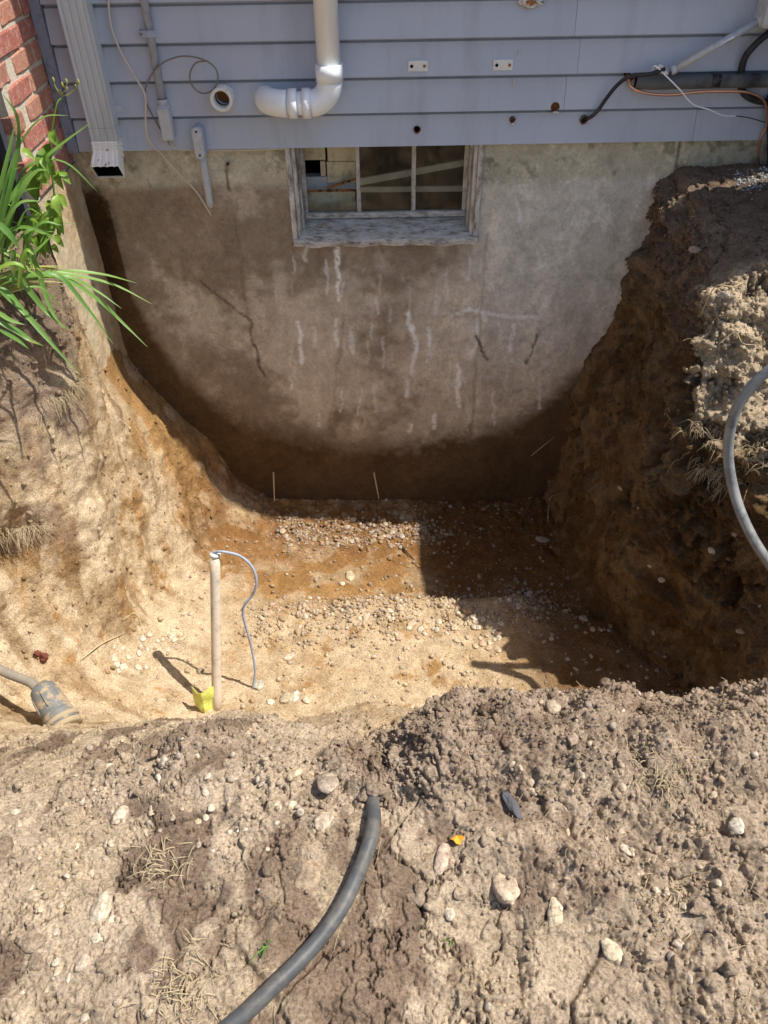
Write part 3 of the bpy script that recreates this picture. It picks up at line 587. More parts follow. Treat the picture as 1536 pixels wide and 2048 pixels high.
for (px, py, wpx) in [(728, 1592, 34), (764, 1588, 38), (747, 1577, 40), (716, 1606, 24), (778, 1606, 26)]:
    stone(px, py, wpx, .8, (.33, .25, .185), 'medium lump of crumbly brown soil on the spoil', 'lumps of crumbly soil on the spoil', jag=.5, squash=.7, sink=.35, name='soil_clod').data.materials[0] = M['clod']
def many(n, box_, wr, label, group, tones, jag=.15):
    x0, x1, y0, y1 = box_
    for i in range(n):
        px, py = random.uniform(x0, x1), random.uniform(y0, y1)
        stone(px, py, random.uniform(*wr), random.uniform(.6, 1.), random.choice(tones), label, group, jag=jag)
many(46, (760, 1010, 1215, 1300), (9, 19), 'small rounded stone in the gravel ridge across the pit floor', 'stones of the gravel ridge', [pale, tan, (.55, .50, .42), (.50, .36, .24)])
many(20, (560, 780, 1195, 1260), (8, 15), 'small stone in the thin stony band left of the gravel ridge', 'stones left of the gravel ridge', [pale, tan, (.55, .50, .42)])
many(36, (560, 860, 1035, 1095), (8, 14), 'small brown grey stone in the rubble at the wall foot', 'stones at the foot of the wall', [(.36, .30, .25), grey, brown, tan])
many(14, (265, 350, 1270, 1300), (9, 15), 'pale stone in the small heap below the left bank', 'stones below the left bank', [pale, (.55, .5, .44), brown])
many(12, (205, 300, 1290, 1345), (9, 18), 'whitish stone set in pale sand at the foot of the left bank', 'stones in pale sand by the left bank', [(.66, .6, .5), pale])
many(10, (1020, 1060, 1185, 1215), (10, 15), 'grey stone in the dark corner under the right bank', 'stones in the dark corner', [(.45, .42, .38), grey])
many(14, (1080, 1330, 1250, 1420), (8, 13), 'small stone on the shaded floor below the right bank', 'stones on the shaded floor', [(.45, .42, .38), tan])
many(40, (210, 560, 1510, 1720), (9, 20), 'small tan stone pressed into the left spoil', 'stones in the left spoil', [tan, pale, (.46, .37, .28), (.42, .35, .29)], .22)
many(26, (1060, 1500, 1480, 1900), (9, 20), 'small tan stone pressed into the right spoil', 'stones in the right spoil', [tan, pale, (.46, .37, .28)], .22)
many(20, (30, 160, 1620, 1990), (9, 20), 'small tan stone near the left edge of the spoil', 'stones near the left edge', [tan, pale, (.46, .37, .28)], .22)
many(11, (1150, 1520, 900, 1360), (6, 19), 'pebble stuck in the dark right bank', 'pebbles in the right bank', [(.42, .34, .25), (.5, .45, .38)])

# ------------------------------------------------------------------ house
ZB = W(768, 291, .02).z                               # underside of the lowest clapboard
wl, wr_ = W(590, 400, 0).x, W(950, 400, 0).x           # window opening
ws = W(768, 476, -.0).z
house = root('house', (0, 0, ZB), 'blue grey clapboard house wall standing on a bare concrete foundation', 'house')
# foundation face: one sheet with its own wear, opening for the window
xs = np.concatenate([np.arange(-1.32, 1.75, .0055), np.arange(1.76, 6.0, .2)]); zs = np.concatenate([np.arange(ZB+.10, -1.95, -.0055), np.arange(-1.96, -2.3, -.08)])
XX, ZZ = np.meshgrid(xs, zs); Fp = np.stack([XX.ravel(), np.zeros(XX.size), ZZ.ravel()], 1)
k = fbm(Fp*np.array([3, 1, 3.]), 4, 201); kk = fbm(Fp*np.array([22, 1, 22.]), 4, 207, .65); kf = fbm(Fp*90, 3, 209)
cam_v = (np.array(CR.inverted()) @ (Fp-np.array(CO)).T).T; fx = 768-cam_v[:, 0]/cam_v[:, 2]*FPX; fy = 1024+cam_v[:, 1]/cam_v[:, 2]*FPX
# old soil line: a U across the wall (metres, from points along its edge)
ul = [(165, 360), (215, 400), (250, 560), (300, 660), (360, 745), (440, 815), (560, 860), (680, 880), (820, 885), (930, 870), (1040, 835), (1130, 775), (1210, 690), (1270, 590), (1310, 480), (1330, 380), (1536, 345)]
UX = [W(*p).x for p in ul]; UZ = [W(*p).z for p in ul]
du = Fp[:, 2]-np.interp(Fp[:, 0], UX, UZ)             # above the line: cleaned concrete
zt = W(768, 372).z
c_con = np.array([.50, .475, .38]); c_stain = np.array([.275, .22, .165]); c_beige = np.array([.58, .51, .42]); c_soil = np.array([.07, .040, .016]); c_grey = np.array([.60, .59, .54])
nf = len(Fp); fc_ = np.tile(c_beige, (nf, 1))
fc_ = mix(fc_, np.tile(c_stain, (nf, 1)), sst(0.05, .50, .7*k+.3*kk+.42*sst(-.1, -.9, Fp[:, 0])+.35*sst(.55, .05, zt-Fp[:, 2])*sst(.25, -.2, Fp[:, 0])))
fc_ = mix(fc_, np.tile(c_grey, (nf, 1)), sst(.25, .6, Fp[:, 0])*sst(-1.2, -.6, Fp[:, 2])*.7)
topb = sst(zt-.02, zt+.03, Fp[:, 2]+.03*k); fc_ = mix(fc_, mix(np.tile(c_con, (nf, 1)), np.tile(np.array([.25, .24, .17]), (nf, 1)), sst(-.1, .4, kk+k)), topb)
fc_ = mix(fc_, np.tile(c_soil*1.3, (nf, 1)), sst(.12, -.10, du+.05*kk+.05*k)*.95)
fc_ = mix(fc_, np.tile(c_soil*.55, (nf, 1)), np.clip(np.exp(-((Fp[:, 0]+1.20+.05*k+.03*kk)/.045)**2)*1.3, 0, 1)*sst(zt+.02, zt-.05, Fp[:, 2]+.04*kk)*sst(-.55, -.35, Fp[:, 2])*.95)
ks = fbm(Fp*np.array([160, 1, 160.]), 2, 211)
kl = fbm(Fp*np.array([8, 1, 4.]), 5, 213, .6)
fc_ = mix(fc_, fc_*.55, sst(.18, .5, kl+.3*kk)*.45); fc_ = mix(fc_, fc_*1.3, sst(.1, .45, -kl+.3*kf)*.5)
fc_ *= (1+.24*kk+.08*kf+.08*ks)[:, None]*1.12
# white lime runs and scratches
jx = 7*fbm(Fp*np.array([18, 1, 18.]), 4, 221)+2.5*kf
def streaks(lst, c, w0=4.2):
    global fc_
    for (x0, y0, x1, y1, s) in lst:
        t = np.clip(((fx-x0)*(x1-x0)+(fy-y0)*(y1-y0))/((x1-x0)**2+(y1-y0)**2+1e-6), 0, 1)
        d = np.hypot(fx+jx-(x0+t*(x1-x0)), fy-(y0+t*(y1-y0))); a = np.clip(1.35-d/(w0*1.25), 0, 1)*s*sst(-.8, -.2, kf+.3*kk)
        fc_ = mix(fc_, np.tile(np.array(c), (nf, 1)), np.clip(a, 0, 1)*.92)
streaks([(673, 495, 677, 600, 1), (672, 640, 674, 690, .7), (600, 645, 603, 725, 1), (628, 655, 629, 690, .5), (702, 665, 705, 705, .6), (816, 625, 822, 660, 1), (824, 650, 832, 700, 1), (830, 700, 822, 745, .7), (815, 760, 814, 790, .7),
         (905, 630, 935, 618, 1), (935, 618, 1008, 632, 1), (1015, 634, 1068, 634, .9), (960, 615, 970, 640, .8), (956, 640, 948, 700, .7), (860, 655, 856, 690, .9), (875, 590, 868, 625, .5), (915, 728, 918, 812, 1), (1028, 650, 1022, 700, .7),
         (870, 830, 869, 855, .9), (820, 850, 818, 865, .8), (612, 490, 612, 520, .5), (780, 615, 782, 640, .4), (1145, 490, 1143, 515, .5), (750, 770, 752, 820, .35), (1035, 406, 1038, 440, .6), (640, 830, 638, 850, .4), (1098, 590, 1070, 645, .4), (945, 700, 940, 715, .6)], (1., 1., .98), 3.6)
rs_ = random.Random(5)
streaks([(x_, y_, x_+rs_.uniform(-4, 4), y_+rs_.uniform(12, 70), rs_.uniform(.25, .7)) for x_, y_ in [(rs_.uniform(580, 1090), rs_.uniform(500, 800)) for _ in range(34)]], (.85, .85, .82), 2.2)
streaks([(502, 640, 505, 690, .8), (508, 690, 526, 750, 1), (975, 470, 940, 880, .35), (950, 672, 975, 718, 1), (1075, 670, 1050, 725, .9), (690, 640, 660, 850, .35), (1360, 285, 1352, 345, .9), (455, 330, 457, 380, .9), (400, 560, 500, 640, .8), (470, 400, 495, 640, .35)], (.13, .095, .07), 2.8)
dsp = kk*.004+k*.006+kf*.0012; dsp *= sst(0, .02, Fp[:, 2]*0+1)
Fp2 = Fp.copy(); Fp2[:, 1] = -(.004+dsp)
m_ = len(xs); ii = np.arange(len(Fp)).reshape(len(zs), m_)
fq = np.stack([ii[:-1, :-1], ii[1:, :-1], ii[1:, 1:], ii[:-1, 1:]], -1).reshape(-1, 4)
cx = Fp[fq].mean(1); keep = ~((cx[:, 0] > wl) & (cx[:, 0] < wr_) & (cx[:, 2] > ws)); fq = fq[keep]
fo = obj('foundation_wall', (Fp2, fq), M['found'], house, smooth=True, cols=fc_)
core = join(box(-1.3, wl, .01, .22, -2.4, ZB+.1), box(wr_, 6, .01, .22, -2.4, ZB+.1), box(wl+.0005, wr_-.0005, .012, .218, -2.4, ws-.002))
obj('foundation_core', core, M['mortar'], house)
# clapboards: bevelled boards lapping one another, each a part
EXPO = .1245
def clap(x0, x1, zb, nx=2):
    V, F = [], []; xs_ = np.linspace(x0, x1, nx)
    for x in xs_: V += [(x, -.036, zb), (x, -.0175, zb+EXPO-.015), (x, -.0065, zb+EXPO-.009), (x, -.0065, zb+EXPO+.008), (x, -.0055, zb+EXPO+.008), (x, -.0055, zb+EXPO-.011), (x, -.020, zb+.004), (x, -.020, zb)]
    k_ = 8
    for i in range(len(xs_)-1):
        a = i*k_
        for j in range(k_): F.append((a+j, a+k_+j, a+k_+(j+1) % k_, a+(j+1) % k_))
    F += [tuple(range(k_)), tuple(len(V)-1-j for j in range(k_))]; return V, F
wallL, wallR = W(158, 290, .02).x, 5.8
boards = []
joints = {1: 1128, 2: 1145, 0: 1400, 4: 500, 3: 1130}
for i in range(26):
    zb = ZB+i*EXPO
    zb += random.uniform(-.0012, .0012)
    if i in joints:
        xj = W(joints[i], 200, .02).x; pcs = [(wallL, xj-.0006), (xj+.0006, wallR)]
    else: pcs = [(wallL, wallR)]
    for (a, b) in pcs: boards.append((i, obj('clapboard', clap(a, b, zb), M['siding'], house)))
obj('sheathing', box(wallL-.05, 5.8, -.005, .015, ZB+.101, ZB+26*EXPO+.1), M['rawwood'], house)
cb = join(box(-1.235, wallL-.002, -.042, .01, ZB-.004, 3.45)); obj('corner_board', cb, M['cornerboard'], house)
obj('corner_board', box(5.8, 5.9, -.042, .01, ZB, 3.45), M['cornerboard'], house)
obj('roof_board', box(-1.3, 6.0, -.05, .3, ZB+26*EXPO+.02, ZB+26*EXPO+.06), M['cornerboard'], house)
obj('gable_wall', join(box(5.75, 5.9, .03, 4, -.2, 3.3), box(-1.3, 5.9, 4, 4.1, -.2, 3.3), box(-1.3, 5.9, .1, 4.1, 3.35, 3.4)), M['siding'], house)
# cellar seen through the window
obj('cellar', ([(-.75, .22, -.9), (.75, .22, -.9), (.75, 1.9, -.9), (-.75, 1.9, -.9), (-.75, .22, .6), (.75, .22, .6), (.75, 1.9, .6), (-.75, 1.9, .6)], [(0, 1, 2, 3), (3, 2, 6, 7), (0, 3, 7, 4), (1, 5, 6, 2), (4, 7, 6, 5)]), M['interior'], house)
# holes drilled through boards
def drill(px, py, rad, ragged=True):
    c = W(px, py, .030); i = int((c.z-ZB)/EXPO)
    V, F = lathe([(rad, -.05), (rad, .05)], c, (0, 1, 0), 14, .0); F = [tuple(f) for f in F]; F.append(tuple(range(14))[::-1]); F.append(tuple(range(14, 28)))
    me = mesh('cutter', V, F); cu = bpy.data.objects.new('cutter', me); COL.objects.link(cu)
    bm_ = bmesh.new(); bm_.from_mesh(me); bmesh.ops.recalc_face_normals(bm_, faces=bm_.faces); bm_.to_mesh(me); bm_.free()
    for (j, b) in boards:
        if j not in (i, i-1): continue
        bm_ = bmesh.new(); bm_.from_mesh(b.data); bmesh.ops.recalc_face_normals(bm_, faces=bm_.faces); bm_.to_mesh(b.data); bm_.free()
        md = b.modifiers.new('cut', 'BOOLEAN'); md.object = cu; md.operation = 'DIFFERENCE'; md.solver = 'EXACT'
        dg = bpy.context.evaluated_depsgraph_get(); ev = b.evaluated_get(dg); nm = bpy.data.meshes.new_from_object(ev); b.modifiers.clear(); b.data = nm
    bpy.data.objects.remove(cu)
    if not ragged: return c
    rim = obj('torn_hole', lathe([(rad*1.03, -.0005), (rad*1.0, -.001), (rad*.94, .004), (rad*.9, .03)], c, (0, 1, 0), 14, .12), M['rawwood'], house, True)
    obj('hole_lining', lathe([(rad*1.02, .0085), (rad*1.02, .05), (.0001, .05)], c, (0, 1, 0), 12), M['hole'], house)
    return c
drill(449, 188, .033, False); drill(834, 260, .014); drill(1025, 240, .011); drill(1110, 214, .018); drill(1168, 240, .016); drill(1262, 150, .022)
for (px, py, sx, sz) in [(1026, 249, .008, .005), (1113, 225, .014, .004), (1098, 210, .005, .008), (1170, 250, .008, .003), (1038, 105, .0025, .012), (1028, 165, .0025, .016)]:
    c = W(px, py, .031); V = ICO2[0]*(1+.5*vnoise(ICO2[0]*2.3+px, 3))[:, None]*np.array([sx, .002, sz])+np.array(c); obj('splinter', (V, ICO2[1]), M['chalk'], house, True)
c = W(1062, 4, .031)
for s_, m__ in (((.040, .0015, .016), 'chalk'), ((.022, .003, .010), 'rawwood')):
    V = ICO3[0]*(1+.7*vnoise(ICO3[0]*2.9+4, 3))[:, None]*np.array(s_)+np.array(c); obj('peeled_patch', (V, ICO3[1]), M[m__], house, True)

# window
win = root('basement_window', W(768, 440, 0), 'three pane basement window with peeling frame under the siding', 'window')
SD = .10                                               # the sash stands back this far
x0, x1 = wl+.001, wr_-.001
zs0 = W(768, 428, -SD).z
jw = .030
def slab(pts_front, y0, y1):
    n = len(pts_front); V = [(x, y0, z) for x, z in pts_front]+[(x, y1, z) for x, z in pts_front]
    F = [tuple(range(n)), tuple(range(n, 2*n))[::-1]]+[(i, n+i, n+(i+1) % n, (i+1) % n) for i in range(n)]; return V, F
for s_, xo in ((1, x0), (-1, x1)):
    for (a, b, ya, yb) in ((0, .016, -.006, SD+.03), (.0162, .026, .040, SD+.03)):
        xa, xb = sorted((xo+s_*a, xo+s_*b)); bevel(obj('jamb', box(xa, xb, ya, yb, ws+.004, ZB+.03), M['peel_v'], win), .003)
    xa, xb = sorted((xo-s_*.024, xo-s_*.0015)); bevel(obj('casing', box(xa, xb, -.016, -.001, ws-.01, ZB+.03), M['peel_v'], win), .004)
sill_xs = np.linspace(x0-.018, x1+.020, 60); V, F = [], []
for i, x in enumerate(sill_xs):
    wv = float(vnoise(np.array([[x*14, 0, 0.]]), 5)[0])*.006; w2 = float(vnoise(np.array([[x*40, 3, 0.]]), 6)[0])*.003
    yb_ = SD+.02 if x0+.001 < x < x1-.001 else -.001
    V += [(x, yb_, zs0-.012 if yb_ > 0 else ws+.006), (x, -.030+w2, ws+.006+wv*.4), (x, -.036+w2, ws-.004+wv), (x, -.034+w2, ws-.022+wv), (x, -.006, ws-.026+wv), (x, yb_, ws-.03)]
for i in range(59):
    a = i*6
    for j in range(6): F.append((a+j, a+6+j, a+6+(j+1) % 6, a+(j+1) % 6))
F += [tuple(range(6)), tuple(len(V)-1-j for j in range(6))]
sill = obj('sill', (V, F), M['peel_h'], win)
twr = rng.random(18)
for i in range(16):
    p = Vector((x0+.03+twr[i]*.10+.3*(i > 11), .01+.05*rng.random(), 0)); p.z = ws+.012+(p.y+.03)*(zs0-ws-.01)/(SD+.05)
    a = rng.random()*6.28; dd_ = Vector((math.cos(a), math.sin(a)*.6, .08))*.02; obj('litter_twig', tube([p-dd_, p, p+dd_*.9+Vector((0, 0, .004))], .0009, 5, 3), M['darkroot' if i % 2 else 'root'], sill)
zt_ = ZB+.03
bevel(obj('sash_rail', box(x0+.027, x1-.027, SD-.012, SD+.02, zs0-.012, zs0+.012), M['peel_h'], win), .003)
bevel(obj('sash_rail', box(x0+.027, x1-.027, SD, SD+.02, ZB+.004, zt_), M['peel_h'], win), .003)
xm1, xm2 = W(717, 380, -SD).x, W(827, 380, -SD).x
for xc in (x0+.034, xm1, xm2, x1-.034):
    bevel(obj('mullion', box(xc-.009, xc+.009, SD-.006, SD+.018, zs0+.0125, ZB+.0035), M['peel_v'], win), .003)
panes = [(x0+.043, xm1-.009), (xm1+.009, xm2-.009), (xm2+.009, x1-.043)]
for i, (a, b) in enumerate(panes):
    if i == 0:   # broken: only shards left
        z0, z1 = zs0+.0125, ZB+.003
        for poly in ([(a, z0), (b, z0), (b, z0+.045), (a+.05, z0+.035), (a, z0+.055)], [(a, z1), (b, z1), (b, z1-.03), (a+.09, z1-.02), (a, z1-.04)]):
            obj('pane', slab(poly, SD+.004, SD+.007), M['glass'], win)
    else: obj('pane', box(a, b, SD+.004, SD+.007, zs0+.0125, ZB+.003), M['glass'], win)
# things stored behind the glass
zc = zs0
blk = root('cellar_blocks', (panes[0][0]+.05, .2, zc), 'cream painted blocks behind the broken left window pane', 'blocks')
def at_(px, py, off): p = W(px, py, -off); return p
def rectb(name, px0, py0, px1, py1, off, th, m, par):
    a, b = at_(px0, py0, off), at_(px1, py1, off); return bevel(obj(name, box(min(a.x, b.x), max(a.x, b.x), off, off+th, min(a.z, b.z), max(a.z, b.z)), m, par), .002)
rectb('block', 600, 280, 651, 320, .20, .06, M['block'], blk); rectb('block', 653, 280, 712, 322, .20, .06, M['block'], blk)
rectb('block', 653, 324, 712, 365, .196, .06, M['block'], blk); rectb('block', 612, 385, 712, 432, .19, .06, M['block'], blk)
rectb('block', 640, 323, 652, 352, .20, .05, M['block'], blk); rectb('block', 605, 354, 712, 383, .205, .05, M['lightgrey'], blk)
rs = root('rusty_strip', at_(660, 375, .15), 'rusty flaking metal strip lying behind the broken pane', 'metal strip')
obj('strip', tube([at_(655, 377, .17), at_(680, 368, .17), at_(712, 358, .16)], .006, 6, 3), M['rust'], rs); obj('strip', tube([at_(612, 383, .16), at_(660, 381, .16), at_(712, 381, .15)], .0055, 6, 3), M['rust'], rs)
b1 = obj('batten', join(slab([(at_(716, 372, .17).x, at_(716, 372, .17).z), (at_(940, 330, .17).x, at_(940, 330, .17).z), (at_(940, 318, .17).x, at_(940, 318, .17).z), (at_(716, 358, .17).x, at_(716, 358, .17).z)], .17, .18)), M['batten']); tag(b1, 'slanting pale batten behind the two right window panes', 'batten')
b2 = obj('batten', join(slab([(at_(716, 387, .17).x, at_(716, 387, .17).z), (at_(940, 385, .17).x, at_(940, 385, .17).z), (at_(940, 374, .17).x, at_(940, 374, .17).z), (at_(716, 377, .17).x, at_(716, 377, .17).z)], .182, .192)), M['batten']); tag(b2, 'level pale batten behind the two right window panes', 'batten')

# ------------------------------------------------------------------ brick wing on the left
XW = -1.235; dJ = 2.83                                 # face of the wing; edge of its window opening
wing_r = root('brick_wing', (XW, -.3, 0), 'red brick side wing on a pale concrete base beside the siding', 'brick wall')
ZC = CAM_H-1.02
yJ = dJ-CAM_D
# mortar body, recessed behind the brick faces
obj('mortar', join(box(XW-.11, XW-.007, yJ+.006, .05, ZC, 3.3), box(XW-.11, XW-.007, -1.2, yJ+.006, 1.15, 3.3), box(XW-.11, XW-.007, -1.3, -1.2, ZC, 3.3)), M['mortar'], wing_r)
def brick_mesh(sd, L=.202):
    b = bmesh.new(); bmesh.ops.create_cube(b, size=1); bmesh.ops.scale(b, vec=(.09, L, .061), verts=b.verts)
    bmesh.ops.bevel(b, geom=b.edges[:], offset=.004, segments=1, affect='EDGES')
    bmesh.ops.subdivide_edges(b, edges=[e for e in b.edges if e.calc_length() > .04], cuts=2)
    V = np.array([v.co for v in b.verts]); d = vnoise(V*22+sd*7., sd)[:, None]*.0035*np.sign(V+1e-9)*np.array([1, 1, 1.]); 
    for v, q_ in zip(b.verts, V+d): v.co = q_
    bmesh.ops.triangulate(b, faces=[f for f in b.faces if len(f.verts) > 4]); me = bpy.data.meshes.new('brick'); b.to_mesh(me); b.free(); me.materials.append(M['brick']); return me
bm_full = [brick_mesh(i) for i in range(5)]; bm_half = [brick_mesh(9+i, .096) for i in range(3)]
COURSE = .0735; nrow = int((3.2-ZC)/COURSE)
off_w = wing_r.location
def put(me, y, z, x=XW-.045):
    o = bpy.data.objects.new('brick', me); COL.objects.link(o); o.parent = wing_r
    o.location = (x+random.uniform(-.003, .003)-off_w.x, y-off_w.y, z-off_w.z+random.uniform(-.0015, .0015)); o.rotation_euler = (random.uniform(-.012, .012), random.uniform(-.02, .02), random.uniform(-.01, .01))
for r_ in range(nrow):
    z = ZC+.010+.031+r_*COURSE; lo = yJ if z < 1.15 else -1.2; y = -.002 - (.1065 if r_ % 2 else 0)
    if r_ % 2: put(random.choice(bm_half), -.002-.046, z)
    if z > 1.15 and r_ % 2 and z > 2.0: pass
    while y-.202 > lo-.02:
        put(random.choice(bm_full), y-.101, z); y -= .213
    if y-lo > .07: put(random.choice(bm_half), lo+.05, z)
    if z < 1.15 and r_ % 1 == 0: put(random.choice(bm_half), yJ+.047, z, XW-.15) if r_ % 2 else None
# concrete base of the wing
ys = np.arange(.02, yJ-.001, -.009); zz = np.arange(ZC-.001, -1.2, -.009); YY, Z2 = np.meshgrid(ys, zz); Wp = np.stack([np.full(YY.size, XW+.002), YY.ravel(), Z2.ravel()], 1)
q1 = fbm(Wp*np.array([1, 5, 3.]), 4, 301); q2 = fbm(Wp*30, 3, 305, .65); wcol = mix(np.tile(np.array([.52, .44, .31]), (len(Wp), 1)), np.tile(np.array([.44, .32, .19]), (len(Wp), 1)), sst(-.1, .4, q1+sst(.1, -.8, Z2.ravel())*.3)); wcol *= (1+.25*q2)[:, None]
Wp2 = Wp.copy(); Wp2[:, 0] += .004*q2+.008*q1*sst(ZC, ZC-.2, Z2.ravel())
jj = np.arange(len(Wp)).reshape(len(zz), len(ys)); wq = np.stack([jj[:-1, :-1], jj[:-1, 1:], jj[1:, 1:], jj[1:, :-1]], -1).reshape(-1, 4)
obj('concrete_base', (Wp2, wq), M['found'], wing_r, smooth=True, cols=wcol); obj('base_core', join(box(XW-.25, XW-.012, yJ, .02, -1.3, ZC-.003), box(XW-.25, XW-.09, -1.3, yJ-.001, -.42, ZC-.003)), M['mortar'], wing_r)
obj('wing_body', join(box(-6, XW-.22, -.02, 4, -.3, 3.3), box(-6, XW-.112, -1.3, -1.21, -.42, 3.3), box(-6, XW-.22, -1.21, -.02, -.42, 3.3), box(-6, XW-.05, -1.3, 4, 3.3, 3.36)), M['mortar'], wing_r)
ww = root('dark_window', (XW-.06, -.8, .3), 'black window with slate frame set into the brick wing', 'window')
obj('window_frame', join(box(XW-.08, XW-.035, yJ-.035, yJ-.001, ZC-.25, 1.14), box(XW-.08, XW-.035, -1.199, -1.15, ZC-.25, 1.14), box(XW-.079, XW-.036, -1.15, yJ-.035, 1.09, 1.139)), M['slate'], ww)
obj('pane', box(XW-.065, XW-.06, -1.15, yJ-.035, ZC-.25, 1.09), M['hole'], ww)

# ------------------------------------------------------------------ fittings on the wall
# downspout
p0 = W(168, -60, .055); p1 = W(214, 276, .055)
ds = root('downspout', p1, 'ribbed grey downspout in front of the siding with a peeling white outlet', 'downspout')
def rectloft(secs):                                    # each section: centre, right vec, front vec, half w, half d, rib depth
    V, F = [], []; n = None
    for (c, r_, f_, hw, hd, rb) in secs:
        pr = []
        m2 = 25
        for i in range(m2): t = -1+2*i/(m2-1); pr.append((t*hw, hd-(rb if (i % 6 in (2, 3)) and 0 < i < m2-1 else 0)))
        for t in (.6, 0, -.6): pr.append((hw, t*hd))
        for i in range(9): t = 1-2*i/8; pr.append((t*hw, -hd))
        for t in (-.6, 0, .6): pr.append((-hw, t*hd))
        n = len(pr)
        for (a, b) in pr: V.append(Vector(c)+Vector(r_)*a+Vector(f_)*b)
    for i in range(len(secs)-1):
        for k_ in range(n): F.append((i*n+k_, i*n+(k_+1) % n, (i+1)*n+(k_+1) % n, (i+1)*n+k_))
    return V, F
Xv, Yv = Vector((1, 0, 0)), Vector((0, -1, 0)); xt = p1.x-.0
hw = .051; topz = 3.2
obj('pipe', rectloft([((xt, -.058, z), Xv, Yv, hw, .034, .0035) for z in (topz, 2, 1, .6, p1.z-.002)]), M['downspout'], ds)
secs = []
for i in range(12):
    t = i/11; a = t*R(52); rd_ = .085; cz = p1.z-.012-.04*min(1, t*3) ; 
    crimp = (.0028 if i % 2 else -.0012)*(i < 9)
    c_ = Vector((xt-.003, -.058-rd_*(1-math.cos(a)), p1.z-.003-rd_*math.sin(a)))
    secs.append((c_, Xv, Vector((0, -math.cos(a), -math.sin(a))*1) if False else Vector((0, -math.cos(a), math.sin(a))), hw-.003+crimp, .034+crimp, .002))
c_end = secs[-1][0]; a = R(52); dv = Vector((0, -math.sin(a), -math.cos(a)))
secs.append((c_end+dv*.01, Xv, secs[-1][2], hw-.001, .035, .003)); secs.append((c_end+dv*.055, Xv, secs[-1][2], hw+.003, .036, .003))
el = obj('outlet_elbow', rectloft(secs), M['elbowmetal'], ds); so = el.modifiers.new('t', 'SOLIDIFY'); so.thickness = .0015
obj('outlet_throat', rectloft([(c_end+dv*.050, Xv, secs[-1][2], hw-.001, .0315, .0), (c_end-dv*.0, Xv, secs[-1][2], hw-.007, .028, .0), (c_end-dv*.0001, Xv, secs[-1][2], .001, .001, 0)]), M['hole'], ds)
obj('seam', rectloft([((xt, -.058, p1.z+.045+i*.001), Xv, Yv, hw+.001, .035, .003) for i in range(2)]), M['greycable'], ds)
b_ = W(237, 217, .03); brk = obj('strap_bracket', box(xt+hw, b_.x+.012, -.034, -.031, b_.z-.012, b_.z+.012), M['lightgrey'], ds)
# white vent assembly
def wp(px, py, off): return W(px, py, off)
pv = root('vent_pipe', wp(657, 140, .09), 'glossy white plastic vent pipe turning through two elbows into the siding', 'vent pipe')
rP = .0435; a0 = wp(656, -40, .095); xP = wp(656, 100, .095).x; zc_ = wp(625, 180, .10).z
obj('pipe', tube([(xP, -.095, 3.1), (xP, -.095, wp(660, 128, .095).z)], rP, 32, 0), M['pvc'], pv, True)
col_z = wp(660, 135, .095).z
obj('coupling', lathe([(rP, .0), (rP+.008, .0), (rP+.008, -.056), (rP+.001, -.056)], (xP, -.095, col_z+.012), (0, 0, 1), 32), M['pvc'], pv, True)
def arc(c, a, b, r_, t0, t1, n=10): return [Vector(c)+Vector(a)*r_*math.cos(t0+(t1-t0)*i/n)+Vector(b)*r_*math.sin(t0+(t1-t0)*i/n) for i in range(n+1)]
zE = col_z-.044; rb = .075
E1 = arc((xP-rb, -.095, zE), (1, 0, 0), (0, 0, -1), rb, 0, math.pi/2)
obj('elbow', tube(E1, rP+.004, 32, 0), M['pvc'], pv, True)
zH = zE-rb; xL = wp(590, 190, .1).x; xM = E1[-1].x
for (xa, wd) in ((xM-.0, .032), (xM-.052, .032)):
    obj('hub', lathe([(rP, 0), (rP+.009, 0), (rP+.009, -wd), (rP, -wd)], (xa, -.095, zH), (1, 0, 0), 32), M['pvc'], pv, True)
obj('pipe', tube([(xM+.003, -.095, zH), (xM-.09, -.095, zH)], rP-.002, 28, 0), M['pvc'], pv, True)
E2 = arc((xM-.088, -.095+.09, zH), (0, -1, 0), (-1, 0, 0), .09, 0, math.pi/2)
obj('elbow', tube(E2+[E2[-1]+Vector((0, .06, 0))], rP+.004, 32, 0), M['pvc'], pv, True)
# open pipe end
vo = root('open_pipe_end', wp(449, 188, .03), 'open round white pipe end sticking out of the siding', 'pipe')
c = wp(449, 188, .0)
obj('pipe_wall', lathe([(.030, .03), (.030, -.085), (.034, -.09), (.0405, -.09), (.0425, -.085), (.0425, .0), ], (c.x, 0, c.z), (0, 1, 0), 32), M['pvc_old'], vo, True)
obj('pipe_bore', lathe([(.0302, .02), (.0001, .02)], (c.x, 0, c.z), (0, 1, 0), 24), M['hole'], vo); obj('bore_lining', lathe([(.0298, .02), (.0298, -.045)], (c.x, 0, c.z), (0, 1, 0), 24), M['interior'], vo, True)
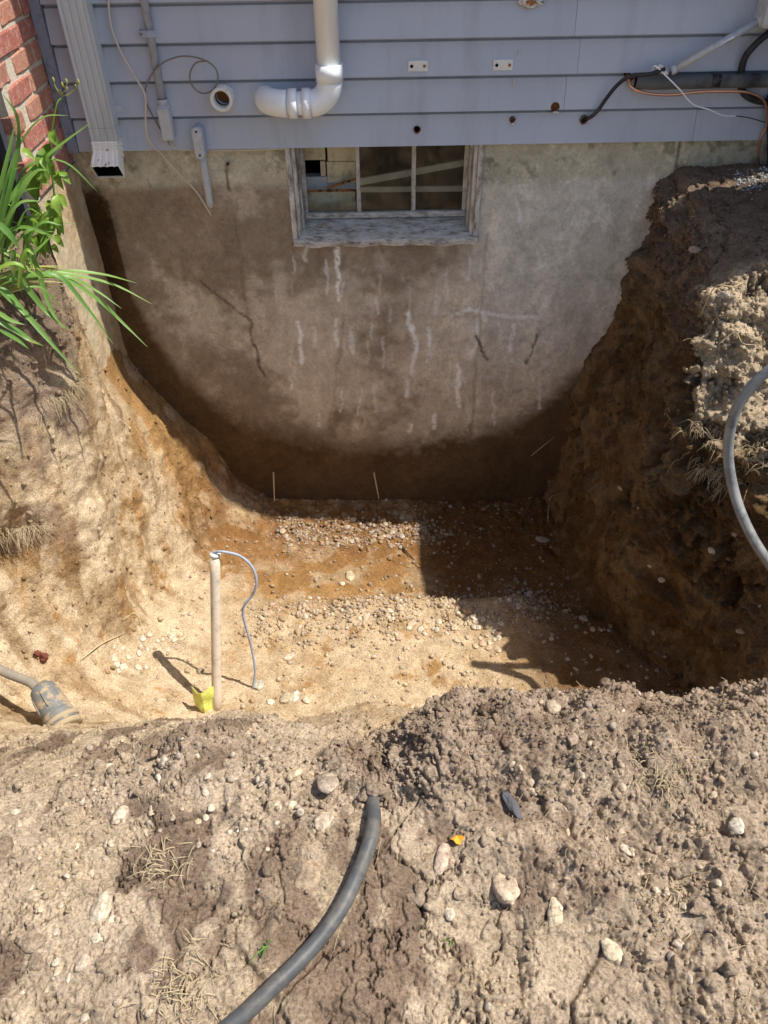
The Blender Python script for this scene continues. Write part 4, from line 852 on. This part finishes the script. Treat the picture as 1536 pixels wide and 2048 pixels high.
# conduit with box
cd = root('conduit_with_box', wp(320, 220, .03), 'grey painted conduit ending in a long fitting right of the downspout', 'conduit')
xC = wp(316, 150, .04).x
obj('conduit', tube([(xC, -.042, 3.1), (xC, -.042, wp(325, 205, .042).z)], .0145, 16, 0), M['greyconduit'], cd, True)
za, zb_ = wp(325, 205, .045).z, wp(334, 285, .045).z
obj('hub', lathe([(.019, 0), (.019, -.025)], (xC, -.042, za+.012), (0, 0, 1), 16), M['lightgrey'], cd, True)
bevel(obj('fitting_box', box(xC-.022, xC+.024, -.075, -.026, zb_+.012, za-.008), M['lightgrey'], cd), .008, 3)
bevel(obj('box_cover', box(xC-.019, xC+.021, -.079, -.0755, zb_+.018, za-.014), M['lightgrey'], cd), .003)
zst = wp(302, 66, .04).z
st_ = bevel(obj('pipe_strap', join(box(xC-.038, xC+.024, -.060, -.0575, zst-.011, zst+.011), box(xC-.038, xC-.034, -.058, -.024, zst-.011, zst+.011)), M['greyconduit'], cd), .001); obj('screw', lathe([(.004, -.063), (.004, -.056)], (xC-.028, 0, zst), (0, 1, 0), 8), M['hole'], st_)
# second fitting
lb = root('conduit_fitting', wp(400, 300, .04), 'grey oval conduit fitting with two screws and a stub pointing into the concrete', 'conduit fitting')
za, zb_ = wp(392, 252, .06).z, wp(402, 316, .06).z; xF = wp(398, 285, .06).x
def stadium(xc, z0, z1, r_, y0, y1, n=10):
    pts = [(xc+r_*math.cos(t), z1-r_+r_*math.sin(t)) for t in np.linspace(0, math.pi, n)]+[(xc+r_*math.cos(t), z0+r_+r_*math.sin(t)) for t in np.linspace(math.pi, 2*math.pi, n)]
    return slab(pts, y0, y1)
bevel(obj('body', stadium(xF+.004, zb_, za, .020, -.072, -.022), M['greyconduit'], lb), .004); cvr = bevel(obj('cover', stadium(xF, zb_, za, .0195, -.081, -.0725), M['lightgrey'], lb), .003)
for zq in (za-.016, zb_+.016): obj('screw', lathe([(.0045, -.0835), (.0045, -.080), (.0001, -.0835)], (xF, 0, zq), (0, 1, 0), 10), M['hole'], cvr)
obj('stub', tube([(xF, -.045, zb_+.01), (xF+.001, -.042, wp(424, 405, .04).z), (xF+.002, -.040, wp(427, 412, .04).z)], [.0155, .015, .004], 16, 3), M['lightgrey'], lb, True)
# cables
def cable(name, pts, r_, m, label, cat='cable', seg=8, n=6):
    o = obj(name, tube([W(*p) if len(p) == 3 else Vector(p[1:]) for p in pts], r_, seg, n), m, None, True); return tag(o, label, cat)
cable('white_cable', [(216, -60, .04), (220, 40, .04), (240, 100, .045), (268, 150, .05), (290, 190, .055), (291, 235, .06), (297, 280, .06), (325, 310, .03), (355, 345, .03), (390, 380, .035), (410, 410, .05), (423, 431, .03)], .0038, M['cable'], 'long off white cable hanging from above to the concrete by the fitting')
cable('grey_cable', [(340, 290, .05), (310, 240, .035), (291, 200, .04), (295, 165, .05), (320, 130, .06), (360, 113, .07), (400, 117, .08), (428, 133, .085), (436, 155, .08), (428, 178, .075), (405, 187, .07), (385, 172, .07), (380, 148, .07), (392, 126, .075), (415, 122, .08)], .0030, M['greycable'], 'thin grey cable looping beside the open pipe end')
cable('pinkish_cable', [(338, 285, .05), (360, 299, .03), (420, 301, .03), (500, 300, .03), (575, 297, .028)], .0032, M['cable'], 'pale cable running along the lower edge of the siding')
# brackets
for i, (px, py) in enumerate([(836, 132), (1006, 130)]):
    c = W(px, py, .032); o = root('mounting_plate', c, ['small white two hole plate above the left window mullion', 'small white two hole plate right of the first plate'][i], 'mounting plate', 'white plates screwed to the siding')
    pl = bevel(obj('plate', box(c.x-.037, c.x+.037, -.036, -.027, c.z-.018, c.z+.018), M['pvc_old'], o), .002)
    for sx in (-.024, .024): obj('screw_hole', lathe([(.006, -.0375), (.0045, -.0372), (.0001, -.0361)], (c.x+sx, 0, c.z), (0, 1, 0), 10), M['rawwood' if sx > 0 else 'hole'], pl)
# right hand pipes
obj_l = root('insulated_pipe', wp(1400, 165, .06), 'thick grey foam covered pipe running level along the siding to the right', 'insulated pipe')
fp = [wp(1240, 152, -.02), wp(1262, 158, .03), wp(1272, 163, .052), wp(1300, 165, .058), wp(1350, 164, .06), wp(1450, 162, .06), wp(1560, 160, .06), wp(1700, 158, .06), wp(1900, 160, .05)]
obj('foam_sleeve', tube(fp[2:], .0245, 20, 6), M['foam'], obj_l, True); obj('sleeve_end', tube([fp[2]+Vector((-.004, .004, 0)), fp[2]+Vector((.012, 0, 0))], .019, 16, 0), M['hole'], obj_l, True); obj('tape', tube([wp(1420, 161.5, .06), wp(1438, 161.5, .06)], .0256, 20, 0), M['black'], obj_l, True)
dg = root('diagonal_conduit', wp(1420, 90, .06), 'light grey metal conduit slanting up right above the insulated pipe', 'conduit')
A, B = wp(1342, 143, .085), wp(1526, 38, .085)
obj('tube', tube([A, B], .0125, 18, 0), M['lightgrey'], dg, True); obj('collar', tube([B-(B-A)*.06, B+(B-A)*.03], .018, 18, 0), M['lightgrey'], dg, True)
obj('collar', tube([A, A+(B-A)*.06], .0155, 18, 0), M['lightgrey'], dg, True)
cz = wp(1322, 138, .085)
crushed = [(cz.x-.03, cz.z+.006), (cz.x-.012, cz.z+.022), (cz.x+.004, cz.z+.012), (cz.x+.030, cz.z-.012), (cz.x+.026, cz.z-.020), (cz.x-.006, cz.z-.014)]
bevel(obj('crushed_end', slab(crushed, -.100, -.080), M['steel'], dg), .004)
bxr = root('meter_box', wp(1560, 20, .06), 'light grey utility box at the upper right edge', 'utility box'); c = wp(1524, 35, .1); bevel(obj('box_body', box(c.x, c.x+.25, -.13, -.025, c.z-.03, c.z+.4), M['lightgrey'], bxr), .006); bevel(obj('box_lid', box(c.x-.006, c.x+.256, -.138, -.1305, c.z-.02, c.z+.39), M['lightgrey'], bxr), .004)
cable('flexible_conduit', [(1545, 60, .07), (1515, 85, .07), (1490, 115, .06), (1482, 150, .05), (1483, 178, .045), (1500, 196, .05), (1530, 204, .05), (1570, 200, .05)], .0125, M['black'], 'short black flexible conduit curving behind the insulated pipe', 'conduit', 14)
cable('copper_tube', [(1255, 150, .03), (1262, 172, .05), (1290, 186, .07), (1340, 190, .075), (1400, 184, .075), (1460, 183, .075), (1500, 186, .075), (1530, 205, .07), (1534, 250, .06), (1520, 280, .045), (1517, 310, .04), (1518, 350, .035)], .0048, M['copper'], 'thin bare copper tube sagging under the insulated pipe', 'tube', 10)
cable('white_wire', [(1262, 148, .06), (1300, 145, .085), (1310, 132, .10), (1330, 150, .105), (1360, 180, .10), (1385, 208, .09), (1420, 220, .08), (1445, 231, .07), (1472, 232, .06)], .0026, M['pvc'], 'thin white wire dangling over the copper tube', 'wire')
cable('thin_black_wire', [(1472, 232, .06), (1500, 236, .05), (1536, 246, .04), (1580, 250, .04)], .0018, M['black'], 'hair thin black wire continuing from the white wire', 'wire')
cable('black_cable', [(1330, 138, .10), (1300, 148, .10), (1262, 152, .085), (1235, 170, .07), (1212, 198, .06), (1195, 222, .055), (1180, 235, .04), (1166, 240, .0)], .0072, M['black'], 'black cable looping from the pipe end into a hole in the siding', 'cable', 12)
cable('black_downpipe', [(1545, 190, .07), (1545, 260, .06), (1545, 330, .05), (1540, 350, .04)], .02, M['black'], 'black pipe running down the wall at the right edge', 'pipe', 12)
nl = obj('nail', tube([wp(456, 328, .0), wp(456, 328, .03)], .007, 8, 0), M['darkroot'], None, True); tag(nl, 'rusty bolt head in the concrete below the oval fitting', 'bolt')
# root stubs poking from the wall foot into the sun
for (a, b, c, lab) in [((547, 945), (548, 975), (549, 1003), 'pale root stub standing at the wall foot, nearer the left bank'), ((748, 945), (753, 972), (758, 998), 'pale kinked root stub at the wall foot, right of the first')]:
    o = obj('root_stub', tube([W(*a, .06), W(*b, .13), W(*c, .17)], [.0045, .0035, .002], 8, 5), M['root'], None, True); tag(o, lab, 'root')
def rootlet(pts, r_, m, lab, lift=.012, cat='root'):
    P = [gp(*p)[0]+gp(*p)[1]*(lift if 0 < i < len(pts)-1 else lift*.2) for i, p in enumerate(pts)]
    o = obj('root', tube(P, [r_, r_*.9, r_*.4], 6, 5), m, None, True); return tag(o, lab, cat)
rootlet([(800, 1085), (812, 1104), (828, 1120)], .005, M['darkroot'], 'short brown twig lying on the ochre floor by the shadow')
_o = obj('root', tube([W(1062, 912, .012), W(1085, 893, .03), W(1110, 873, .012)], [.0022, .002, .001], 6, 5), M['root'], None, True); tag(_o, 'thin pale root curving out of the far dark corner', 'root')
rootlet([(1405, 625), (1425, 590), (1460, 580), (1490, 560)], .0022, M['root'], 'branching pale root hanging over the right rim', .04)
rootlet([(1440, 690), (1452, 660), (1485, 672), (1515, 690)], .0018, M['root'], 'forked pale root sticking out of the right bank', .04)
rootlet([(1095, 1040), (1102, 1000), (1125, 985)], .002, M['root'], 'hair thin root in the shaded corner crack')
rootlet([(160, 1320), (200, 1290), (250, 1265)], .003, M['root'], 'thin pale root crossing the foot of the left bank')
rootlet([(245, 1240), (268, 1230), (290, 1270)], .002, M['root'], 'curled root fibre on the lower left bank')

# ------------------------------------------------------------------ hoses, pump, stub pipe
g = [gp(x, y, .0)[0] for x, y in [(745, 1600), (748, 1650), (738, 1700), (712, 1765), (680, 1830), (628, 1900), (560, 1970), (480, 2045), (380, 2120)]]
hp = [g[0]+Vector((.005, .085, -.11)), g[0]+Vector((.002, .045, -.045)), g[0]+Vector((0, .0, .004))]
for i, p in enumerate(g[1:]): q_ = Vector(p); q_.z = g[0].z*.0+max(p.z+.020, -.372); hp.append(q_)
ho = obj('black_pipe', tube(hp, .0142, 24, 8), M['hose'], None, True); tag(ho, 'scuffed black plastic pipe curving out of the mound across the near soil', 'pipe')
def atd(px, py, d): return W(px, py, CAM_D-d)
hr = obj('grey_hose', tube([down((2.9, -2.1, 0), .02), down((2.45, -1.75, 0), .02), down((2.0, -1.35, 0), .02), down((1.62, -1.22, 0), .05)+Vector((0, 0, .05)), atd(1640, 690, 2.1), atd(1575, 715, 2.1), atd(1510, 765, 2.1), atd(1470, 825, 2.09), atd(1456, 900, 2.07), atd(1466, 975, 2.02), atd(1490, 1045, 1.93), atd(1530, 1115, 1.84), atd(1600, 1200, 1.76), atd(1700, 1260, 1.7), down((1.75, -1.62, 0), .01), down((2.1, -1.75, 0), .02)], .0175, 22, 8), M['hose'], None, True)
hr.data.materials[0] = plain('sun_bleached_hose', (.26, .265, .26), .4, .5, var=.3, vscale=14, dirt=(.07, .085, .09), dscale=16, dlo=.5, dhi=.7, bump=.3)
tag(hr, 'grey scuffed hose looping over the right bank edge', 'hose')
base = down(atd(432, 1440, 1.81)); base = Vector((-.70, 1.82-CAM_D, 0)); base = down(base)
topp = atd(430, 1108, 2.07)
sp = root('pipe_stub', base, 'upright white plastic pipe stub standing in the near edge of the pit', 'pipe')
tv = (topp-base).normalized()
M['stake'] = plain('weathered_beige_pipe', (.66, .58, .47), .6, .3, var=.1, dirt=(.42, .34, .26), dscale=22, dlo=.5, dhi=.7, bump=.3)
obj('tube', tube([base-tv*.05, base+(topp-base)*.5, topp], [.0205, .0195, .0195], 22, 4), M['stake'], sp, True)
obj('tape_cap', tube([topp-tv*.012, topp+tv*.004], .0212, 22, 0), M['pvc_old'], sp, True)
foot = gp(499, 1408)[0]
cable_pts = [topp+Vector((-.005, 0, .004)), topp+Vector((.03, -.01, .022)), atd(480, 1112, 2.07), atd(505, 1135, 2.05), atd(513, 1165, 2.03), atd(505, 1190, 2.02), atd(489, 1210, 2.01), atd(487, 1235, 2.0), atd(502, 1290, 1.98), atd(510, 1340, 1.95), atd(505, 1380, 1.92), atd(499, 1408, 1.88), atd(497, 1425, 1.86)]
wc_ = obj('flat_cable', tube(cable_pts, .0052, 8, 6), M['greyconduit'], None, True); tag(wc_, 'flat grey cable bending from the pipe stub down to the sand', 'cable')
yc = atd(405, 1404, 1.80); yf = []
gx, gz = 7, 9
for i in range(gx):
    for j in range(gz):
        u_, v_ = i/(gx-1), j/(gz-1); fold = abs(u_-.45)*.07+v_*.02
        yf.append((yc.x-.04+u_*.085, yc.y-.02+fold+.004*math.sin(v_*9+u_*5), yc.z-.08+v_*(.14-.012*u_)+.003*math.sin(u_*17)))
yfF = [(i*gz+j, (i+1)*gz+j, (i+1)*gz+j+1, i*gz+j+1) for i in range(gx-1) for j in range(gz-1)]
yo = obj('yellow_scrap', (yf, yfF), M['yellow'], None); tag(yo, 'torn yellow plastic scrap folded against the foot of the pipe stub', 'plastic scrap'); so = yo.modifiers.new('t', 'SOLIDIFY'); so.thickness = .002
# pump at the left
pa = atd(86, 1380, 1.60); pb = atd(128, 1448, 1.49)
ax = (pb-pa).normalized(); L_ = .175
pm = root('submersible_pump', pb, 'muddy blue grey plastic pump lying on the sand with a hose on it', 'pump')
pr = [(.0001, 0), (.030, .002), (.042, .015), (.047, .04), (.050, .10), (.052, .118), (.048, .12), (.054, .126), (.054, .145), (.049, .150), (.055, .156), (.056, .175)]
Vb, Fb = lathe(pr, pa-ax*.02, ax, 28); obj('housing', (Vb, Fb), M['pumpmetal'], pm, True)
obj('base_plate', lathe([(.056, .176), (.057, .19), (.048, .194), (.0001, .190)], pa-ax*.02, ax, 28, .03), M['mud'], pm, True)
for t_ in (.150,): obj('collar_ring', lathe([(.056, t_), (.060, t_+.005), (.060, t_+.012), (.056, t_+.016)], pa-ax*.02, ax, 28, .02), M['mud'], pm, True)
for k_ in range(6):
    a = k_*math.pi/3; u_ = ax.orthogonal().normalized(); s_ = ax.cross(u_); dr = (u_*math.cos(a)+s_*math.sin(a)); obj('rib', tube([pa+dr*.036-ax*.005, pa+dr*.047+ax*.03, pa+dr*.050+ax*.085], .0045, 6, 2), M['pumpmetal'], pm, True)
hs = pa-ax*.005+Vector((-.02, .0, .012))
hse = [hs+Vector((.012, -.01, -.008)), hs+Vector((-.02, .012, .012)), hs+Vector((-.10, .035, .035)), hs+Vector((-.19, .07, .06)), hs+Vector((-.33, .1, .07)), hs+Vector((-.6, .1, .0))]
o = obj('pump_hose', tube(hse, .0165, 16, 6), plain('muddy_grey_hose', (.25, .22, .18), .8, .2, var=.25, dirt=(.36, .29, .2), dscale=15, bump=.3), None, True); tag(o, 'muddy hose running left from the pump off the sand', 'hose')

# ------------------------------------------------------------------ plants
def dd(px, py, d): return atd(px, py, d)
pl = root('strap_leaf_plant', down((-1.30, 2.38-CAM_D, 0)), 'bright green strap leaved plant drooping over the left bank', 'plant')
def blade(pts, w_, m='leaf', par=None, nr=(0, -.5, 1)):
    o = obj('leaf', ribbon([dd(*p) for p in pts], [w_*.5, w_, w_, w_*.8, w_*.45, w_*.05], nr), M[m], par or pl, True)
BL = [([(-10, 585, 2.4), (110, 545, 2.45), (200, 548, 2.5), (273, 566, 2.5)], .0075), ([(-10, 560, 2.4), (100, 545, 2.42), (220, 567, 2.5), (306, 609, 2.52)], .007),
 ([(-5, 570, 2.35), (110, 553, 2.4), (190, 595, 2.45), (245, 645, 2.45), (295, 694, 2.4)], .0085), ([(10, 560, 2.3), (110, 550, 2.35), (170, 610, 2.35), (227, 689, 2.3)], .008),
 ([(0, 575, 2.4), (120, 552, 2.42), (190, 580, 2.46), (243, 617, 2.45)], .007), ([(10, 515, 2.25), (50, 570, 2.25), (95, 625, 2.25), (138, 660, 2.2)], .0095),
 ([(62, 490, 2.3), (78, 545, 2.3), (103, 620, 2.25), (130, 660, 2.2)], .008), ([(-10, 575, 2.2), (40, 615, 2.2), (90, 672, 2.15), (160, 750, 2.1)], .009),
 ([(-10, 640, 2.1), (30, 660, 2.1), (60, 680, 2.1), (88, 692, 2.08)], .009), ([(-10, 620, 2.12), (20, 640, 2.1), (50, 650, 2.1)], .007), ([(0, 660, 2.08), (35, 680, 2.05), (58, 698, 2.03)], .006),
 ([(0, 430, 2.35), (50, 360, 2.4), (110, 300, 2.45), (185, 243, 2.5)], .0095), ([(20, 400, 2.4), (60, 330, 2.42), (130, 325, 2.5), (196, 384, 2.52)], .0055), ([(5, 380, 2.35), (40, 290, 2.4), (85, 236, 2.42), (137, 231, 2.45)], .005),
 ([(-10, 500, 2.25), (20, 380, 2.3), (38, 290, 2.35), (34, 232, 2.35), (5, 188, 2.35)], .009), ([(-10, 420, 2.25), (15, 320, 2.3), (32, 240, 2.35)], .008),
 ([(0, 470, 2.3), (40, 390, 2.32), (70, 345, 2.35), (95, 340, 2.35)], .010), ([(10, 520, 2.3), (25, 430, 2.3), (40, 370, 2.35), (62, 345, 2.35)], .009),
 ([(-10, 440, 2.2), (20, 470, 2.2), (40, 500, 2.2)], .010), ([(15, 560, 2.25), (50, 520, 2.25), (75, 500, 2.25), (110, 465, 2.3)], .008),
 ([(20, 500, 2.3), (60, 460, 2.3), (85, 462, 2.35), (110, 464, 2.35)], .008), ([(52, 470, 2.3), (60, 510, 2.3), (66, 540, 2.28)], .007)]
for p_, w_ in BL: blade(p_, w_)
for i in range(30):
    x0_ = random.uniform(-40, 55); y0_ = random.uniform(480, 590); a = random.uniform(-1.9, .35); L2 = random.uniform(80, 200); d0 = random.uniform(2.15, 2.45)
    tip = (x0_+math.cos(a)*L2*.75, y0_+math.sin(a)*L2+20); midp = (x0_+math.cos(a)*L2*.35, y0_+math.sin(a)*L2*.65-15)
    blade([(x0_, y0_, d0), (*midp, d0+.03), (*tip, d0+random.uniform(-.05, .1))], random.uniform(.004, .009), random.choice(['leaf', 'leaf', 'leaf_weed']))
for i in range(16): 
    y0_ = random.uniform(545, 590); blade([(-20, y0_+10, 2.32), (45, y0_-12, 2.36), (random.uniform(70, 150), y0_-random.uniform(0, 25), 2.4)], random.uniform(.003, .006), 'leaf_yellow')
wd = root('weed', down((-1.17, 2.55-CAM_D, 0)), 'leafy weed with budding stem in front of the brick wing', 'weed')
def stem(pts, r_, m='leaf_weed'): return obj('stem', tube([dd(*p) for p in pts], r_, 7, 5), M[m], wd, True)
stem([(118, 480, 2.5), (108, 380, 2.52), (100, 300, 2.55), (112, 215, 2.58), (124, 195, 2.6)], [.004, .003, .002]); stem([(80, 480, 2.45), (72, 400, 2.48), (60, 340, 2.5)], [.0035, .002])
stem([(124, 195, 2.6), (110, 172, 2.6), (107, 160, 2.6)], .0018, 'leaf_yellow'); stem([(120, 192, 2.6), (140, 188, 2.6), (156, 168, 2.6)], .0018, 'leaf_yellow'); stem([(122, 190, 2.6), (132, 178, 2.6), (133, 166, 2.6)], .0018, 'leaf_yellow')
for (px, py) in [(157, 164), (152, 174), (133, 163), (133, 176), (121, 184), (107, 160), (125, 170)]:
    c = dd(px, py, 2.6); V = ICO2[0]*np.array([.0035, .0035, .0085])+np.array(c); obj('bud', (V, ICO2[1]), M['leaf_yellow'], wd, True)
LF = [(50, 296, 70, 320), (62, 330, 100, 372), (88, 310, 95, 345), (100, 310, 112, 360), (60, 405, 85, 430), (95, 400, 125, 440), (70, 420, 82, 460), (110, 430, 128, 470), (98, 340, 112, 300), (80, 430, 60, 400), (110, 390, 135, 415), (70, 470, 80, 500), (110, 470, 128, 495), (40, 440, 60, 470), (84, 380, 70, 352), (102, 262, 112, 285), (105, 430, 92, 458), (118, 340, 128, 380), (88, 340, 78, 372), (90, 470, 100, 510), (60, 490, 50, 470)]
LF = LF + [(x_+random.uniform(-14, 14), y_+random.uniform(-20, 30), u_+random.uniform(-14, 14), v_+random.uniform(-20, 30)) for (x_, y_, u_, v_) in LF[1:]]
for (x_, y_, u_, v_) in LF:
    d0 = random.uniform(2.42, 2.55); a, b = dd(x_, y_, d0), dd(u_, v_, d0-.03); m_ = (a+b)/2+Vector((random.uniform(-.006, .006), -.01, .012)); L3 = (b-a).length
    obj('leaf', ribbon([a, m_, b], [.001, L3*.16, L3*.24, L3*.17, .001], (random.uniform(-.4, .4), -.7, .8), .3, 5), M['leaf_weed'], wd, True)
# tufts of dead grass and rootlets
def tuft(px, py, n, spread, L_, label, m='straw', droop=.4, r_=.0009, bias=(0, 0)):
    p, nn = gp(px, py); VF = []
    for i in range(n):
        s_ = p+Vector((random.gauss(0, spread), random.gauss(0, spread), 0)); h_ = BV.find_nearest(s_); s_ = h_[0] if h_[0] else s_
        v_ = (nn*random.uniform(.2, 1)+Vector((random.gauss(0, .7)+bias[0], random.gauss(0, .7)+bias[1], random.gauss(0, .3)))).normalized()*L_*random.uniform(.4, 1.2)
        VF.append(tube([s_-v_*.1, s_+v_*.5+Vector((0, 0, L_*.1)), s_+v_+Vector((random.gauss(0, .2)*L_, random.gauss(0, .2)*L_, -droop*L_))], [r_, r_*.9, r_*.4], 4, 3, False))
    o = obj('dry_grass_tuft' if m == 'straw' else 'grass_sprig', join(*VF), M[m]); return tag(o, label, 'grass tuft')
tuft(1325, 1540, 150, .030, .035, 'dead grass matted on the big sod clod on the right spoil')
tuft(370, 1985, 90, .035, .045, 'straw coloured grass scraps near the bottom left of the black pipe')
tuft(1345, 1790, 50, .03, .035, 'thin dead grass tuft in the trodden right spoil')
tuft(1440, 1000-60, 150, .05, .06, 'fringe of dry rootlets hanging from the sod under the grey hose', bias=(-.8, -.3), droop=.6)
tuft(1400, 850, 90, .05, .045, 'fringe of dry rootlets on the upper right sod', bias=(-.8, -.2), droop=.5)
tuft(1500, 900, 120, .06, .05, 'matted dead grass roots right of the grey hose', bias=(-.4, -.3), droop=.5)
tuft(1366, 400, 60, .03, .014, 'pale shredded wood strands on the lip beside the foundation', bias=(0, 0))
tuft(30, 1060, 160, .05, .06, 'dead grass sod overhanging the hollow at the left edge', bias=(.5, -.4), droop=.6)
tuft(130, 790, 120, .05, .05, 'fine brown roots exposed in the left bank below the plant', bias=(.5, -.3), droop=.6)
tuft(355, 1278, 40, .025, .03, 'small green grey grass tuft by the stone heap below the left bank')
tuft(330, 1725, 50, .03, .04, 'sparse straw pressed into damp soil left of the black pipe')
tuft(535, 1893, 4, .001, .035, 'tiny green grass sprig left of the black pipe near the bottom', 'leaf', -.2, .0018)
tuft(893, 1882, 4, .004, .012, 'tiny green seedling right of the black pipe', 'leaf', -.1, .0012)
fr = []; pfib = area*inview*(wf*.8+.12*topm+.3*ledge); pfib = pfib/pfib.sum()
for i in range(700):                                   # loose fibres everywhere in the spoil
    k_ = rng.choice(len(P1), p=pfib);
    s_ = Vector(P1[k_]); a = random.uniform(0, 6.28); v_ = Vector((math.cos(a), math.sin(a), random.uniform(-.05, .25)))*random.uniform(.006, .022)
    fr.append(tube([s_, s_+v_+Vector((0, 0, .003)), s_+v_*1.9+Vector((random.gauss(0, .003), random.gauss(0, .003), -.001))], .0005, 4, 2, False))
    if i == 0: pass
o = obj('straw_fibres', join(*fr), M['straw']); tag(o, 'loose straw and root fibres scattered in the spoil', kind='stuff')
# small bits
wcx, wn = gp(1025, 1612); V = ICO4[0]*(1+.35*vnoise(ICO4[0]*1.6, 3)+.12*vnoise(ICO4[0]*6, 4))[:, None]*np.array([.0105, .034, .007]); V = V@np.array(Matrix.Rotation(R(22), 3, 'Z')).T+np.array(wcx)+np.array([0, 0, .005]); o = obj('charred_chip', (V, ICO4[1]), M['charwood'], None); tag(o, 'weathered dark grey wood chip below the large mound', 'wood chip')
lp, ln = gp(915, 1682); V = [lp+Vector((math.cos(t)*.011*(1+.4*math.sin(3*t)), math.sin(t)*.009, .006+.004*math.sin(2*t))) for t in np.linspace(0, 6.28, 12)[:-1]]; o = obj('orange_leaf', (V+[v+Vector((0, 0, -.002)) for v in V], [tuple(range(11)), tuple(range(21, 10, -1))]+[(i, (i+1) % 11, 11+(i+1) % 11, 11+i) for i in range(11)]), M['leaf_orange']); tag(o, 'tiny bright orange leaf scrap right of the black pipe', 'leaf')
rp = Vector((0, 0, 0)); rp, rn = gp(85, 1315); V = ICO3[0]*(1+.5*vnoise(ICO3[0]*2.2, 7))[:, None]*np.array([.022, .016, .035])*(1+.35*vnoise(ICO3[0]*6, 9))[:, None]+np.array(rp); o = obj('rotten_root', (V, ICO3[1]), plain('red_brown_rotten_wood', (.20, .07, .05), .95, .1, var=.4, bump=.9, bdist=.006), None, True); tag(o, 'red brown rotten root stump in the left bank above the pump', 'root stump')
# blue grey gravel at the right edge
def gravel_patch():
    VV = []; n = 900
    for i in range(n):
        p = down((1.43+abs(random.gauss(0, .4)), -.16+random.gauss(0, .045), 0)); p.y = min(p.y, -.03); s_ = random.uniform(.002, .006)
        VV.append((ICO1[0]*(1+.3*vnoise(ICO1[0]*2+i, 5))[:, None]*s_+np.array(p)))
    F = (ICO1[1][None]+(np.arange(n)*len(ICO1[0]))[:, None, None]).reshape(-1, 3); V = np.concatenate(VV)
    c_ = np.repeat(np.array([.42, .46, .48])*rng.uniform(.5, 1.4, (n, 1)), len(ICO1[0]), 0)
    o = obj('crushed_stone', (V, F), M['stone'], cols=c_); tag(o, 'blue grey crushed stone strewn beside the foundation at right', kind='stuff')
gravel_patch()

# air conditioner outside the frame at right: it throws the square shadow into the pit
ac = root('condenser_unit', (1.98, 2.86-CAM_D, -.02), 'pale grey metal condenser unit standing on the grade beside the foundation', 'condenser')
ax0, ax1, ay0, ay1, az0, az1 = 1.66, 2.36, 2.56-CAM_D, 3.13-CAM_D, .0, .82
bevel(obj('cabinet', box(ax0, ax1, ay0, ay1, az0, az1), M['lightgrey'], ac), .03, 4)
bevel(obj('slab', box(ax0-.06, ax1+.06, ay0-.04, ay1+.02, -.06, -.001), M['found'], ac), .005)
for i in range(9): bevel(obj('louvre', join(box(ax0-.006, ax0-.0005, ay0+.05, ay1-.05, az0+.08+i*.06, az0+.10+i*.06), box(ax0+.05, ax1-.05, ay0-.006, ay0-.0005, az0+.08+i*.06, az0+.10+i*.06)), M['greyconduit'], ac), .002)
for r_ in (.08, .15, .22): obj('fan_guard_ring', tube([Vector((1.99+r_*math.cos(a), 2.855-CAM_D+r_*math.sin(a), az1+.012)) for a in np.linspace(0, 2*math.pi, 25)], .003, 6, 0), M['black'], ac)
